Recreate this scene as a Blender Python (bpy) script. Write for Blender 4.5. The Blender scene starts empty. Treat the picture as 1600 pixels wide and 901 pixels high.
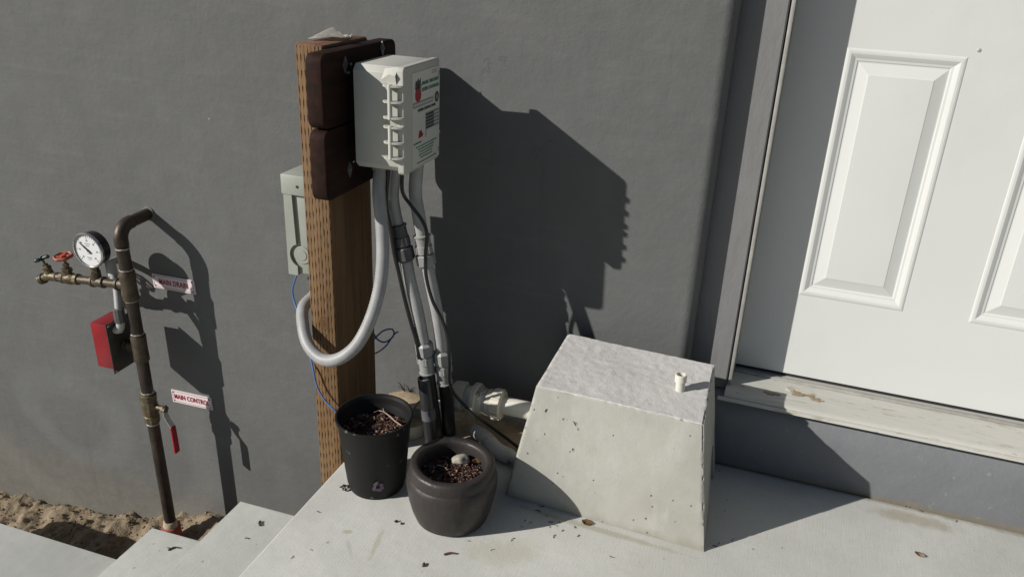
import bpy, bmesh, math, random
from mathutils import Vector, Matrix, noise
random.seed(7)
SC = bpy.context.scene
COL = SC.collection
R = math.radians

# ------------------------------------------------------------------ camera
# wall plane y = 0 (faces -y), landing top z = 0, x to the right, metres
CAM = Vector((0.0, -1.85, 1.282))
PITCH, YAW, ROLL, FPX = 0.42899, 0.32894, 0.03842, 1278.8
_f = Vector((-math.sin(YAW)*math.cos(PITCH), math.cos(YAW)*math.cos(PITCH), -math.sin(PITCH)))
_r = Vector((math.cos(YAW), math.sin(YAW), 0)); _u = _r.cross(_f)
RIGHT = math.cos(ROLL)*_r + math.sin(ROLL)*_u
UP = -math.sin(ROLL)*_r + math.cos(ROLL)*_u
FWD = _f
cd = bpy.data.cameras.new('camera'); co = bpy.data.objects.new('camera', cd); COL.objects.link(co)
m = Matrix((RIGHT, UP, -FWD)).transposed().to_4x4(); m.translation = CAM
co.matrix_world = m
cd.sensor_width = 36; cd.sensor_fit = 'HORIZONTAL'; cd.lens = FPX/1600*36
cd.clip_start = 0.02; cd.clip_end = 500
SC.camera = co

# ------------------------------------------------------------------ light
SUN = Vector((1.25, 1.0, -0.83)).normalized()          # direction the light travels
w = bpy.data.worlds.new('World'); SC.world = w; w.use_nodes = True
nt = w.node_tree; bg = nt.nodes['Background']
sky = nt.nodes.new('ShaderNodeTexSky'); sky.sky_type = 'NISHITA'; sky.sun_disc = False
sky.sun_elevation = math.asin(-SUN.z); sky.sun_rotation = math.atan2(-SUN.x, -SUN.y)
sky.air_density = 1.0; sky.dust_density = 0.6
nt.links.new(sky.outputs[0], bg.inputs[0]); bg.inputs[1].default_value = 0.05
sd = bpy.data.lights.new('sun', 'SUN'); so = bpy.data.objects.new('sun', sd); COL.objects.link(so)
sd.energy = 5.0; sd.angle = R(0.55); sd.color = (1.0, 0.967, 0.905)
so.rotation_euler = SUN.to_track_quat('-Z', 'Y').to_euler(); so.location = (-4, -4, 4)
SC.view_settings.view_transform = 'Standard'; SC.view_settings.look = 'None'
SC.view_settings.exposure = 0.13; SC.view_settings.gamma = 1
SC.view_settings.use_curve_mapping = False

# ------------------------------------------------------------------ helpers
def at(x, y, Y):
    """the point at depth y = Y seen at pixel (x, y) of the 1600 px photograph"""
    v = FWD + RIGHT*((x-800)/FPX) - UP*((y-450.5)/FPX)
    return CAM + v*((Y-CAM.y)/v.y)
def atz(x, y, Z):
    v = FWD + RIGHT*((x-800)/FPX) - UP*((y-450.5)/FPX)
    return CAM + v*((Z-CAM.z)/v.z)
PH, LEAN = R(-1.5), R(1.4)                              # the post stands a little askew and leans to the wall
EU = Vector((math.cos(PH), -math.sin(PH), 0)); EV = Vector((math.sin(PH)*math.cos(LEAN), math.cos(PH)*math.cos(LEAN), -math.sin(LEAN))); EZ = EU.cross(EV)
POSTROT = Matrix((EU, EV, EZ)).transposed()
def uvz(u, v, z): return EU*u + EV*v + EZ*z
def atv(x, y, v):
    r = FWD + RIGHT*((x-800)/FPX) - UP*((y-450.5)/FPX)
    return CAM + r*((v - CAM.dot(EV))/r.dot(EV))

def finish(bm, name, mat, parent=None, smooth=35, loc=None, rotz=None):
    me = bpy.data.meshes.new(name)
    bmesh.ops.recalc_face_normals(bm, faces=bm.faces[:])
    bm.to_mesh(me); bm.free()
    mats = mat if isinstance(mat, (list, tuple)) else [mat]
    for k in mats: me.materials.append(k)
    if smooth:
        for p in me.polygons: p.use_smooth = True
        me.set_sharp_from_angle(angle=R(smooth))
    o = bpy.data.objects.new(name, me); COL.objects.link(o)
    if loc is not None: o.location = loc
    if rotz is not None: o.rotation_euler.z = rotz
    if parent is not None:
        o.parent = parent
        o.matrix_parent_inverse = parent_inv(parent)
    return o
def parent_inv(p):
    mm = Matrix.LocRotScale(p.location, p.rotation_euler, p.scale)
    return mm.inverted()
def thing(name, label, cat, loc, group=None):
    o = bpy.data.objects.new(name, None); COL.objects.link(o); o.location = loc
    o.empty_display_size = 0.05
    return tag(o, label, cat, group)
def tag(o, label, cat, group=None):
    o['label'] = label; o['category'] = cat
    if group: o['group'] = group
    return o
def struct(o): o['kind'] = 'structure'; return o

def box(bm, x0, x1, y0, y1, z0, z1, bev=0, seg=2, mi=0):
    r = bmesh.ops.create_cube(bm, size=1)
    vs = r['verts']
    for v in vs: v.co = Vector(((x0+x1)/2+v.co.x*(x1-x0), (y0+y1)/2+v.co.y*(y1-y0), (z0+z1)/2+v.co.z*(z1-z0)))
    fs = set(f for v in vs for f in v.link_faces)
    for f in fs: f.material_index = mi
    if bev:
        es = list(set(e for v in vs for e in v.link_edges))
        r = bmesh.ops.bevel(bm, geom=es, offset=bev, segments=seg, affect='EDGES', profile=0.5)
        for f in r['faces']: f.material_index = mi
        vs = list(set(v for f in r['faces'] for v in f.verts) | set(v for v in vs if v.is_valid))
    return vs
def obox(bm, u0, u1, v0, v1, z0, z1, bev=0, seg=2, mi=0):
    """box in the askew frame of the post"""
    before = set(bm.verts)
    box(bm, u0, u1, v0, v1, z0, z1, bev, seg, mi)
    vs = [v for v in bm.verts if v not in before]
    for v in vs: v.co = uvz(v.co.x, v.co.y, v.co.z)
    return vs
def prism(bm, pts, axis, a, b, bev=0):
    """pts: 2-D outline; axis 'x','y','z' to extrude from a to b"""
    def mk(p, t):
        if axis == 'z': return Vector((p[0], p[1], t))
        if axis == 'y': return Vector((p[0], t, p[1]))
        return Vector((t, p[0], p[1]))
    A = [bm.verts.new(mk(p, a)) for p in pts]; B = [bm.verts.new(mk(p, b)) for p in pts]
    n = len(pts)
    fs = [bm.faces.new(A), bm.faces.new(B)]
    for i in range(n): fs.append(bm.faces.new((A[i], A[(i+1) % n], B[(i+1) % n], B[i])))
    bmesh.ops.recalc_face_normals(bm, faces=fs)
    return A, B
def frame(t):
    t = t.normalized(); a = Vector((0, 0, 1)) if abs(t.z) < 0.9 else Vector((1, 0, 0))
    n = t.cross(a).normalized(); return n, t.cross(n)
def rings(bm, rows, cap=True, close=False):
    n = len(rows[0])
    for i in range(len(rows)-1):
        for j in range(n): bm.faces.new((rows[i][j], rows[i][(j+1) % n], rows[i+1][(j+1) % n], rows[i+1][j]))
    if cap:
        bm.faces.new(rows[0][::-1]); bm.faces.new(rows[-1])
def turn(bm, p, axis, prof, n=24, cap=True, start=0.0):
    """lathe: prof = [(t along axis, radius)...] from point p"""
    t = Vector(axis).normalized(); a, b = frame(t); p = Vector(p); rows = []
    for (s, r) in prof:
        rows.append([bm.verts.new(p+t*s+(a*math.cos(start+2*math.pi*k/n)+b*math.sin(start+2*math.pi*k/n))*max(r, 1e-5)) for k in range(n)])
    rings(bm, rows, cap)
def cyl(bm, p, q, r, n=20, r2=None, bev=0):
    p = Vector(p); q = Vector(q); L = (q-p).length
    r2 = r if r2 is None else r2
    if bev: prof = [(0, r-bev), (bev, r), (L-bev, r2), (L, r2-bev)]
    else: prof = [(0, r), (L, r2)]
    turn(bm, p, q-p, prof, n)
def spline(pts, step=0.006):
    P = [Vector(p) for p in pts]; P = [2*P[0]-P[1]]+P+[2*P[-1]-P[-2]]; out = []
    for i in range(1, len(P)-2):
        L = (P[i+1]-P[i]).length; n = max(2, int(L/step))
        for k in range(n):
            t = k/n; t2 = t*t; t3 = t2*t
            out.append(0.5*((2*P[i])+(P[i+1]-P[i-1])*t+(2*P[i-1]-5*P[i]+4*P[i+1]-P[i+2])*t2+(3*P[i]-P[i-1]-3*P[i+1]+P[i+2])*t3))
    out.append(P[-2]); return out
def tube(bm, pts, r, n=14, rib=0.0, step=0.006, smooth=True):
    C = spline(pts, step) if smooth else [Vector(p) for p in pts]
    t0 = (C[1]-C[0]).normalized(); a, b = frame(t0); rows = []
    for i, c in enumerate(C):
        t = (C[min(i+1, len(C)-1)]-C[max(i-1, 0)]).normalized()
        a = (a-t*a.dot(t)).normalized(); b = t.cross(a)
        rr = r*(1-rib*(i % 2))
        rows.append([bm.verts.new(c+(a*math.cos(2*math.pi*k/n)+b*math.sin(2*math.pi*k/n))*rr) for k in range(n)])
    rings(bm, rows)
def text_mesh(name, body, size, mat, parent, origin, xdir, ydir, bold=0.0, align='CENTER', sx=1.0, lift=0.0006):
    cu = bpy.data.curves.new(name, 'FONT'); cu.body = body; cu.size = size; cu.align_x = align; cu.align_y = 'CENTER'
    cu.offset = bold; cu.extrude = 0.0002; cu.resolution_u = 3; cu.space_character = 1.05
    t = bpy.data.objects.new(name, cu); COL.objects.link(t)
    dg = bpy.context.evaluated_depsgraph_get(); dg.update()
    me = bpy.data.meshes.new_from_object(t.evaluated_get(dg)); bpy.data.objects.remove(t)
    bm = bmesh.new(); bm.from_mesh(me); bpy.data.meshes.remove(me)
    X = Vector(xdir).normalized(); Y = Vector(ydir).normalized(); Z = X.cross(Y)
    for v in bm.verts: v.co = Vector(origin)+X*(v.co.x*sx)+Y*v.co.y+Z*(v.co.z+lift)
    return finish(bm, name, mat, parent, smooth=0)

# ------------------------------------------------------------------ materials
def mat(name, c1, c2=None, scale=20, rough=0.6, bump=0.0, bscale=60, metal=0.0, detail=6, stretch=(1, 1, 1), spec=0.5, contrast=(0.35, 0.65), coat=0.0):
    M = bpy.data.materials.new(name); M.use_nodes = True; n = M.node_tree.nodes; l = M.node_tree.links
    b = n['Principled BSDF']; b.inputs['Roughness'].default_value = rough; b.inputs['Metallic'].default_value = metal
    b.inputs['Specular IOR Level'].default_value = spec
    if coat: b.inputs['Coat Weight'].default_value = coat; b.inputs['Coat Roughness'].default_value = 0.15
    tc = n.new('ShaderNodeTexCoord'); mp = n.new('ShaderNodeMapping'); mp.inputs['Scale'].default_value = stretch
    l.new(tc.outputs['Object'], mp.inputs[0])
    c2 = c2 or tuple(x*0.82 for x in c1)
    nz = n.new('ShaderNodeTexNoise'); nz.inputs['Scale'].default_value = scale; nz.inputs['Detail'].default_value = detail
    nz.inputs['Roughness'].default_value = 0.62; l.new(mp.outputs[0], nz.inputs['Vector'])
    cr = n.new('ShaderNodeValToRGB'); cr.color_ramp.elements[0].position = contrast[0]; cr.color_ramp.elements[1].position = contrast[1]
    cr.color_ramp.elements[0].color = (*c2, 1); cr.color_ramp.elements[1].color = (*c1, 1)
    l.new(nz.outputs['Fac'], cr.inputs[0]); l.new(cr.outputs[0], b.inputs['Base Color'])
    if bump:
        bn = n.new('ShaderNodeTexNoise'); bn.inputs['Scale'].default_value = bscale; bn.inputs['Detail'].default_value = 8
        l.new(mp.outputs[0], bn.inputs['Vector'])
        bp = n.new('ShaderNodeBump'); bp.inputs['Strength'].default_value = bump; bp.inputs['Distance'].default_value = 0.004
        l.new(bn.outputs['Fac'], bp.inputs['Height']); l.new(bp.outputs[0], b.inputs['Normal'])
    M['ramp'] = cr.name
    return M
class G:
    """small helper to write node maths"""
    def __init__(s, M): s.M = M; s.n = M.node_tree.nodes; s.l = M.node_tree.links; s.b = s.n['Principled BSDF']
    def math(s, op, a, b=None, c=None, clamp=False):
        x = s.n.new('ShaderNodeMath'); x.operation = op; x.use_clamp = clamp
        for i, v in enumerate((a, b, c)):
            if v is None: continue
            if isinstance(v, (int, float)): x.inputs[i].default_value = v
            else: s.l.new(v, x.inputs[i])
        return x.outputs[0]
    def noise(s, scale, vec=None, detail=5, rough=0.6, dist=0.0):
        x = s.n.new('ShaderNodeTexNoise'); x.inputs['Scale'].default_value = scale; x.inputs['Detail'].default_value = detail
        x.inputs['Roughness'].default_value = rough; x.inputs['Distortion'].default_value = dist
        s.l.new(vec or s.coord(), x.inputs['Vector']); return x.outputs['Fac']
    def coord(s, scale=(1, 1, 1), loc=(0, 0, 0)):
        tc = s.n.new('ShaderNodeTexCoord'); mp = s.n.new('ShaderNodeMapping'); mp.inputs['Scale'].default_value = scale
        mp.inputs['Location'].default_value = loc
        s.l.new(tc.outputs['Object'], mp.inputs[0]); return mp.outputs[0]
    def sep(s, v=None):
        x = s.n.new('ShaderNodeSeparateXYZ'); s.l.new(v or s.coord(), x.inputs[0]); return x.outputs
    def ramp(s, f, p0, p1, c0=(0, 0, 0), c1=(1, 1, 1)):
        x = s.n.new('ShaderNodeValToRGB'); e = x.color_ramp.elements; e[0].position = p0; e[1].position = p1
        e[0].color = (*c0, 1); e[1].color = (*c1, 1); s.l.new(f, x.inputs[0]); return x.outputs[0]
    def smooth(s, f, a, b, o0=0.0, o1=1.0):
        x = s.n.new('ShaderNodeMapRange'); x.interpolation_type = 'SMOOTHSTEP'
        s.l.new(f, x.inputs[0]); x.inputs[1].default_value = a; x.inputs[2].default_value = b
        x.inputs[3].default_value = o0; x.inputs[4].default_value = o1; return x.outputs[0]
    def mix(s, f, a, b, mode='MIX'):
        x = s.n.new('ShaderNodeMix'); x.data_type = 'RGBA'; x.blend_type = mode
        if isinstance(f, (int, float)): x.inputs[0].default_value = f
        else: s.l.new(f, x.inputs[0])
        for i, v in ((6, a), (7, b)):
            if isinstance(v, tuple): x.inputs[i].default_value = (*v, 1)
            else: s.l.new(v, x.inputs[i])
        return x.outputs[2]
    def color(s, c): s.l.new(c, s.b.inputs['Base Color'])
    def rough(s, r):
        if isinstance(r, (int, float)): s.b.inputs['Roughness'].default_value = r
        else: s.l.new(r, s.b.inputs['Roughness'])
    def bump(s, *hs):
        prev = None
        for h, st, dist in hs:
            x = s.n.new('ShaderNodeBump'); x.inputs['Strength'].default_value = st; x.inputs['Distance'].default_value = dist
            s.l.new(h, x.inputs['Height'])
            if prev is not None: s.l.new(prev, x.inputs['Normal'])
            prev = x.outputs[0]
        s.l.new(prev, s.b.inputs['Normal'])
def blank(name, rough=0.7, spec=0.4):
    M = bpy.data.materials.new(name); M.use_nodes = True; g = G(M); g.rough(rough); g.b.inputs['Specular IOR Level'].default_value = spec
    return M, g

# painted stucco: grey paint, trowel swirls of paler haze, splashed earth near the ground
WALL, g = blank('grey_stucco', 0.75, 0.3)
big = g.noise(1.6, detail=4); mid = g.noise(9, detail=6); fine = g.noise(120, detail=6, rough=0.7)
c = g.mix(big, (0.096, 0.0975, 0.097), (0.116, 0.1175, 0.117))
c = g.mix(g.smooth(mid, 0.42, 0.75, 0, 0.35), c, (0.138, 0.139, 0.138))
x_, y_, z_ = g.sep()
low = g.smooth(z_, -0.35, -0.75)                        # only the lowest part has the swirled haze
wv = g.n.new('ShaderNodeTexWave'); wv.wave_type = 'RINGS'; wv.rings_direction = 'Y'; wv.inputs['Scale'].default_value = 0.9
wv.inputs['Distortion'].default_value = 9; wv.inputs['Detail'].default_value = 3; wv.inputs['Detail Scale'].default_value = 0.8
g.l.new(g.coord(loc=(2.3, 0, 0.5)), wv.inputs['Vector'])
sw = g.math('MULTIPLY', g.smooth(wv.outputs['Fac'], 0.55, 1.0), g.math('MULTIPLY', g.smooth(z_, -0.1, -0.5), g.smooth(x_, -1.2, -1.8)))
c = g.mix(g.math('MULTIPLY', sw, 0.20), c, (0.20, 0.205, 0.20))
zz = g.math('ADD', z_, g.math('MULTIPLY', g.math('SUBTRACT', g.noise(5, detail=6), 0.5), 0.35))
soil = g.math('MULTIPLY', g.smooth(zz, -0.50, -0.78), g.smooth(g.noise(30, detail=6), 0.3, 0.75, 0.35, 1.0))
c = g.mix(g.math('MULTIPLY', soil, 0.55), c, (0.19, 0.165, 0.122))
spk = g.smooth(g.noise(55, detail=2, rough=0.3), 0.80, 0.84)
c = g.mix(g.math('MULTIPLY', spk, 0.8), c, (0.30, 0.30, 0.28))
# hairline cracks, here and there, and long faint trowel strokes
vc = g.n.new('ShaderNodeTexVoronoi'); vc.feature = 'DISTANCE_TO_EDGE'; vc.inputs['Scale'].default_value = 1.1
dn = g.n.new('ShaderNodeTexNoise'); dn.inputs['Scale'].default_value = 5; dn.inputs['Detail'].default_value = 6; g.l.new(g.coord(), dn.inputs['Vector'])
va = g.n.new('ShaderNodeVectorMath'); va.operation = 'MULTIPLY_ADD'; g.l.new(dn.outputs['Color'], va.inputs[0]); va.inputs[1].default_value = (0.35, 0.35, 0.35); g.l.new(g.coord(), va.inputs[2]); g.l.new(va.outputs[0], vc.inputs['Vector'])
crk = g.math('MULTIPLY', g.smooth(vc.outputs['Distance'], 0.0045, 0.0), g.smooth(g.noise(1.9, g.coord(loc=(5, 0, 2))), 0.60, 0.68))
c = g.mix(g.math('MULTIPLY', crk, 0.22), c, (0.045, 0.045, 0.045))
stk = g.noise(5, g.coord((0.8, 1, 5)), detail=5)
c = g.mix(g.smooth(stk, 0.52, 0.75, 0, 0.30), c, (0.15, 0.15, 0.149))
drp = g.noise(7, g.coord((3.2, 1, 0.35), (1, 0, 0)), detail=5)
c = g.mix(g.smooth(drp, 0.56, 0.78, 0, 0.28), c, (0.078, 0.079, 0.079))
g.color(c); g.bump((g.noise(6, detail=3), 0.22, 0.02), (stk, 0.10, 0.01), (g.noise(70, detail=3), 0.20, 0.004), (fine, 0.30, 0.0022), (g.math('SUBTRACT', 1.0, crk), 0.25, 0.0015))

# curb under the sill: smoother, bluish grey paint with scuffs
CURB, g = blank('curb_paint', 0.55, 0.45)
c = g.mix(g.noise(6, detail=7), (0.122, 0.127, 0.136), (0.172, 0.176, 0.184))
c = g.mix(g.smooth(g.noise(40, detail=6), 0.62, 0.72, 0, 0.5), c, (0.28, 0.28, 0.28))
x_, y_, z_ = g.sep()
dl = g.smooth(g.math('ADD', z_, g.math('MULTIPLY', g.noise(25, detail=5), 0.035)), 0.035, 0.012)
c = g.mix(g.math('MULTIPLY', dl, 0.8), c, (0.20, 0.17, 0.12))
g.color(c); g.bump((g.noise(16), 0.35, 0.008), (g.noise(150, detail=6), 0.25, 0.0015))

CASE, g = blank('casing_paint', 0.6, 0.4)
c = g.mix(g.noise(10, detail=6), (0.15, 0.147, 0.148), (0.185, 0.182, 0.183)); g.color(c)
g.bump((g.noise(20, g.coord((1, 1, 0.4)), detail=6), 0.5, 0.006), (g.noise(140), 0.2, 0.0015))

def concrete(name, ca, cb, stain, broom=None, sm=1.0, marks=()):
    M, g = blank(name, 0.85, 0.25)
    c = g.mix(g.smooth(g.noise(3.2, detail=7, rough=0.65), 0.3, 0.72), ca, cb)
    c = g.mix(g.smooth(g.noise(26, detail=8, rough=0.7), 0.35, 0.75, 0, 0.32), c, tuple(0.80*x for x in ca))
    c = g.mix(g.smooth(g.noise(2.1, g.coord(loc=(3, 1, 0)), detail=8, rough=0.7, dist=0.6), 0.56, 0.74, 0, 0.55*sm), c, stain)
    c = g.mix(g.smooth(g.noise(210, detail=3), 0.60, 0.75, 0, 0.4), c, tuple(0.6*x for x in ca))
    c = g.mix(g.smooth(g.noise(65, g.coord(loc=(7, 2, 5)), detail=1, rough=0.2), 0.79, 0.82, 0, 0.6), c, (0.16, 0.14, 0.11))
    x_, y_, z_ = g.sep()
    for (mx, my, rx, ry, an, col_, st_) in marks:       # old stains lying on the slab: centre, half-lengths, angle
        dx = g.math('SUBTRACT', x_, mx); dy = g.math('SUBTRACT', y_, my); ca_, sa_ = math.cos(an), math.sin(an)
        a_ = g.math('DIVIDE', g.math('ADD', g.math('MULTIPLY', dx, ca_), g.math('MULTIPLY', dy, sa_)), rx)
        b_ = g.math('DIVIDE', g.math('SUBTRACT', g.math('MULTIPLY', dy, ca_), g.math('MULTIPLY', dx, sa_)), ry)
        dd = g.math('ADD', g.math('SQRT', g.math('ADD', g.math('MULTIPLY', a_, a_), g.math('MULTIPLY', b_, b_))), g.math('MULTIPLY', g.noise(38, detail=5), 1.1))
        c = g.mix(g.smooth(dd, 1.6, 0.9, 0, st_), c, col_)
    hs = [(g.noise(9), 0.2, 0.006)]
    if broom:
        st = g.noise(42, g.coord(broom), detail=4)
        c = g.mix(g.smooth(st, 0.35, 0.7, 0, 0.13), c, tuple(0.78*x for x in ca)); hs.append((st, 0.18, 0.0030))
    hs.append((g.noise(240, detail=5), 0.35, 0.0015))
    g.color(c); g.bump(*hs); return M
LAND = concrete('landing_concrete', (0.44, 0.437, 0.405), (0.53, 0.526, 0.495), (0.36, 0.345, 0.285), (9, 0.35, 1), 1.0,
    [(-0.720, -0.605, 0.060, 0.009, 1.75, (0.33, 0.30, 0.21), 0.55), (-0.800, -0.592, 0.014, 0.008, 0.3, (0.30, 0.28, 0.19), 0.6), (-0.770, -0.635, 0.040, 0.006, -0.9, (0.34, 0.335, 0.33), 0.5),
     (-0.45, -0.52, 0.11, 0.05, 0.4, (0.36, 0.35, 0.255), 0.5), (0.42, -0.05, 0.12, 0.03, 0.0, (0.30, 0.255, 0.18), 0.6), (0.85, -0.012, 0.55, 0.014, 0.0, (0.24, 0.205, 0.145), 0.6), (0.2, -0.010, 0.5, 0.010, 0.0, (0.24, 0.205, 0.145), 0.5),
     (-0.62, -0.12, 0.30, 0.13, 0.0, (0.27, 0.225, 0.16), 0.45), (-0.28, -0.37, 0.27, 0.012, -0.04, (0.30, 0.285, 0.20), 0.6)])
STEP = concrete('step_concrete', (0.45, 0.455, 0.43), (0.545, 0.55, 0.52), (0.39, 0.385, 0.35), (9, 0.3, 1))
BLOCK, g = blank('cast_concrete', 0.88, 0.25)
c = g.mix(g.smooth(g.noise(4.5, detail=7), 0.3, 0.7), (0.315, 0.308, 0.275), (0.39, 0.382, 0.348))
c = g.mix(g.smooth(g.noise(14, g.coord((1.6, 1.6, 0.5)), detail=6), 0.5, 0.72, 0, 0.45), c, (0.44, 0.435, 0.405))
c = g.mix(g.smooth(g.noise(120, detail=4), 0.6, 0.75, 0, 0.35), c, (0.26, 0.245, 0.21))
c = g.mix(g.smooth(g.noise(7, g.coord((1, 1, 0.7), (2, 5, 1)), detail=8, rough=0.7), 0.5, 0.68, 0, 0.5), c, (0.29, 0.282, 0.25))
x_, y_, z_ = g.sep()
dl = g.smooth(g.math('ADD', z_, g.math('MULTIPLY', g.noise(18, detail=6), 0.05)), 0.055, 0.02)
c = g.mix(g.math('MULTIPLY', dl, 0.6), c, (0.24, 0.225, 0.17))
vo = g.n.new('ShaderNodeTexVoronoi'); vo.inputs['Scale'].default_value = 42; g.l.new(g.coord(), vo.inputs['Vector'])
pit = g.math('MULTIPLY', g.smooth(vo.outputs['Distance'], 0.13, 0.06), g.smooth(g.noise(11, g.coord(loc=(4, 4, 4))), 0.54, 0.62))
c = g.mix(g.math('MULTIPLY', pit, 0.75), c, (0.09, 0.085, 0.07))
g.color(c); g.bump((g.noise(14), 0.25, 0.006), (g.math('SUBTRACT', 1.0, pit), 0.8, 0.003), (g.noise(200, detail=6), 0.3, 0.0015))
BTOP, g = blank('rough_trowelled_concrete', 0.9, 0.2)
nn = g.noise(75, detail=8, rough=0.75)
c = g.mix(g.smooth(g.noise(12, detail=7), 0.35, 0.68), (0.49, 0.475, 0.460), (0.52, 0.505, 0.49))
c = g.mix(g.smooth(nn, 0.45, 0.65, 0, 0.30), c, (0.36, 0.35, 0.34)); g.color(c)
g.bump((g.noise(55, detail=7, rough=0.75), 0.25, 0.003), (nn, 0.7, 0.0024), (g.noise(260, detail=4), 0.35, 0.0012))
PIT = mat('pit_concrete', (0.26, 0.245, 0.205), rough=0.95)

DIRT = mat('sandy_dirt', (0.27, 0.215, 0.15), (0.14, 0.108, 0.072), 13, 0.95, 0.9, 160, detail=9, contrast=(0.3, 0.7), spec=0.15)
CLOD = mat('dirt_clod', (0.25, 0.195, 0.13), (0.13, 0.097, 0.064), 60, 0.95, 0.8, 300, spec=0.15)
SAND = mat('dry_sand', (0.42, 0.33, 0.22), (0.30, 0.235, 0.16), 40, 0.95, 0.6, 300, spec=0.15)
GROUND = mat('far_ground', (0.16, 0.14, 0.10), (0.09, 0.08, 0.05), 3, 0.95, 0.5, 30)

DOOR, g = blank('white_door_paint', 0.42, 0.45)
c = g.mix(g.noise(5, detail=6), (0.55, 0.555, 0.54), (0.59, 0.595, 0.58))
c = g.mix(g.smooth(g.noise(60, detail=2, rough=0.3), 0.79, 0.82, 0, 0.5), c, (0.40, 0.39, 0.34)); c = g.mix(g.smooth(g.noise(2.6, g.coord((1, 1, 0.6), (3, 0, 1)), detail=7, rough=0.7), 0.52, 0.75, 0, 0.22), c, (0.46, 0.45, 0.40)); g.color(c)
g.bump((g.noise(3, detail=2), 0.12, 0.02), (g.noise(260, g.coord((1, 1, 0.25)), detail=3), 0.10, 0.0008))
ALU = mat('dull_aluminium', (0.40, 0.39, 0.36), (0.31, 0.30, 0.28), 30, 0.5, 0.15, 80, metal=0.25)
SILL, g = blank('worn_painted_sill', 0.7, 0.35)
c = g.mix(g.noise(9, g.coord((0.5, 3, 3)), detail=7), (0.39, 0.38, 0.34), (0.50, 0.49, 0.455))
c = g.mix(g.smooth(g.noise(14, g.coord((0.7, 4, 2), (2, 0, 0)), detail=8, rough=0.7), 0.58, 0.68, 0, 0.75), c, (0.30, 0.25, 0.17))
c = g.mix(g.smooth(g.noise(70, g.coord((0.3, 2, 2)), detail=5), 0.62, 0.7, 0, 0.7), c, (0.17, 0.14, 0.10))
g.color(c); g.bump((g.noise(30, g.coord((0.4, 2, 2)), detail=7), 0.5, 0.003))
DARK = mat('dark_rubber_and_gaps', (0.018, 0.018, 0.019), rough=0.7)  # sweep rubber; also the dark fill of the post gap and hood hole

POST, g = blank('incised_timber', 0.8, 0.25)
u, v, z = g.sep()
# incised slits: staggered columns of short dashes
uu = g.math('DIVIDE', g.math('ADD', g.math('ADD', u, v), g.math('MULTIPLY', g.noise(14, g.coord((1, 1, 0.6))), 0.004)), 0.0086); col = g.math('FLOOR', uu); fu = g.math('FRACT', uu)
wn = g.n.new('ShaderNodeTexWhiteNoise'); wn.noise_dimensions = '1D'; g.l.new(col, wn.inputs['W']); jit = g.math('ADD', g.math('MULTIPLY', wn.outputs['Value'], 1.0), g.math('MULTIPLY', g.noise(30, g.coord((6, 6, 1))), 0.9))
zz = g.math('ADD', g.math('DIVIDE', z, 0.0310), g.math('MULTIPLY', col, 0.37)); zz = g.math('ADD', zz, jit)
fz = g.math('FRACT', zz)
slit = g.math('MULTIPLY', g.math('MULTIPLY', g.smooth(fu, 0.28, 0.46), g.smooth(fu, 0.72, 0.54)), g.math('MULTIPLY', g.smooth(fz, 0.08, 0.22), g.smooth(fz, 0.60, 0.42)))
trail = g.math('MULTIPLY', g.math('MULTIPLY', g.smooth(fu, 0.30, 0.5), g.smooth(fu, 0.70, 0.5)), g.smooth(fz, 0.95, 0.2, 0.25, 0.75))
slit = g.math('MULTIPLY', slit, g.smooth(g.noise(35), 0.32, 0.5, 0.35, 1.0))
slit = g.math('MAXIMUM', slit, g.math('MULTIPLY', trail, 0.55))
slit = g.math('MULTIPLY', slit, g.math('LESS_THAN', v, -0.3362))      # only the broad faces were incised
grain = g.noise(90, g.coord((2.2, 2.2, 0.045)), detail=6)
g2 = g.noise(22, g.coord((1.8, 1.8, 0.08)), detail=5)
c = g.mix(g.smooth(g2, 0.3, 0.7), (0.128, 0.070, 0.029), (0.188, 0.110, 0.052))
c = g.mix(g.smooth(grain, 0.45, 0.68, 0, 0.6), c, (0.066, 0.034, 0.015))
c = g.mix(g.math('MULTIPLY', g.smooth(g.noise(3, g.coord((1, 1, 0.7))), 0.4, 0.7), 0.4), c, (0.175, 0.125, 0.080))
ku = g.math('DIVIDE', g.math('ADD', u, 0.988), 0.011); kz_ = g.math('DIVIDE', g.math('SUBTRACT', z, 0.372), 0.017)
kd = g.math('ADD', g.math('SQRT', g.math('ADD', g.math('MULTIPLY', ku, ku), g.math('MULTIPLY', kz_, kz_))), g.math('MULTIPLY', g.noise(60), 0.7))
knot = g.smooth(kd, 1.5, 0.7); c = g.mix(g.math('MULTIPLY', knot, 0.7), c, (0.075, 0.032, 0.013))
c = g.mix(g.math('MULTIPLY', g.smooth(g.math('ABSOLUTE', g.math('SUBTRACT', kd, 1.35)), 0.22, 0.05), 0.5), c, (0.05, 0.022, 0.010))
chk = g.smooth(g.math('ABSOLUTE', g.math('SUBTRACT', g.noise(26, g.coord((3, 3, 0.10), (0.3, 0.7, 0)), detail=3), 0.5)), 0.012, 0.0)
chk = g.math('MULTIPLY', chk, g.smooth(g.noise(4, g.coord((2, 2, 0.8), (4, 4, 4))), 0.48, 0.6)); c = g.mix(g.math('MULTIPLY', chk, 0.75), c, (0.02, 0.011, 0.006))
slit = g.math('MULTIPLY', slit, g.math('SUBTRACT', 1.0, knot))
c = g.mix(g.math('MULTIPLY', slit, 0.85), c, (0.022, 0.012, 0.006)); g.color(c)
g.bump((grain, 0.35, 0.003), (g.math('SUBTRACT', 1.0, slit), 0.9, 0.004))
ENDG = mat('post_end_grain', (0.20, 0.095, 0.055), (0.09, 0.042, 0.024), 40, 0.9, 0.6, 90, stretch=(1, 3, 1))
BOARD = mat('stained_redwood', (0.026, 0.0095, 0.0058), (0.011, 0.0050, 0.0036), 16, 0.75, 0.14, 60, stretch=(3, 0.4, 3), spec=0.15)
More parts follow.
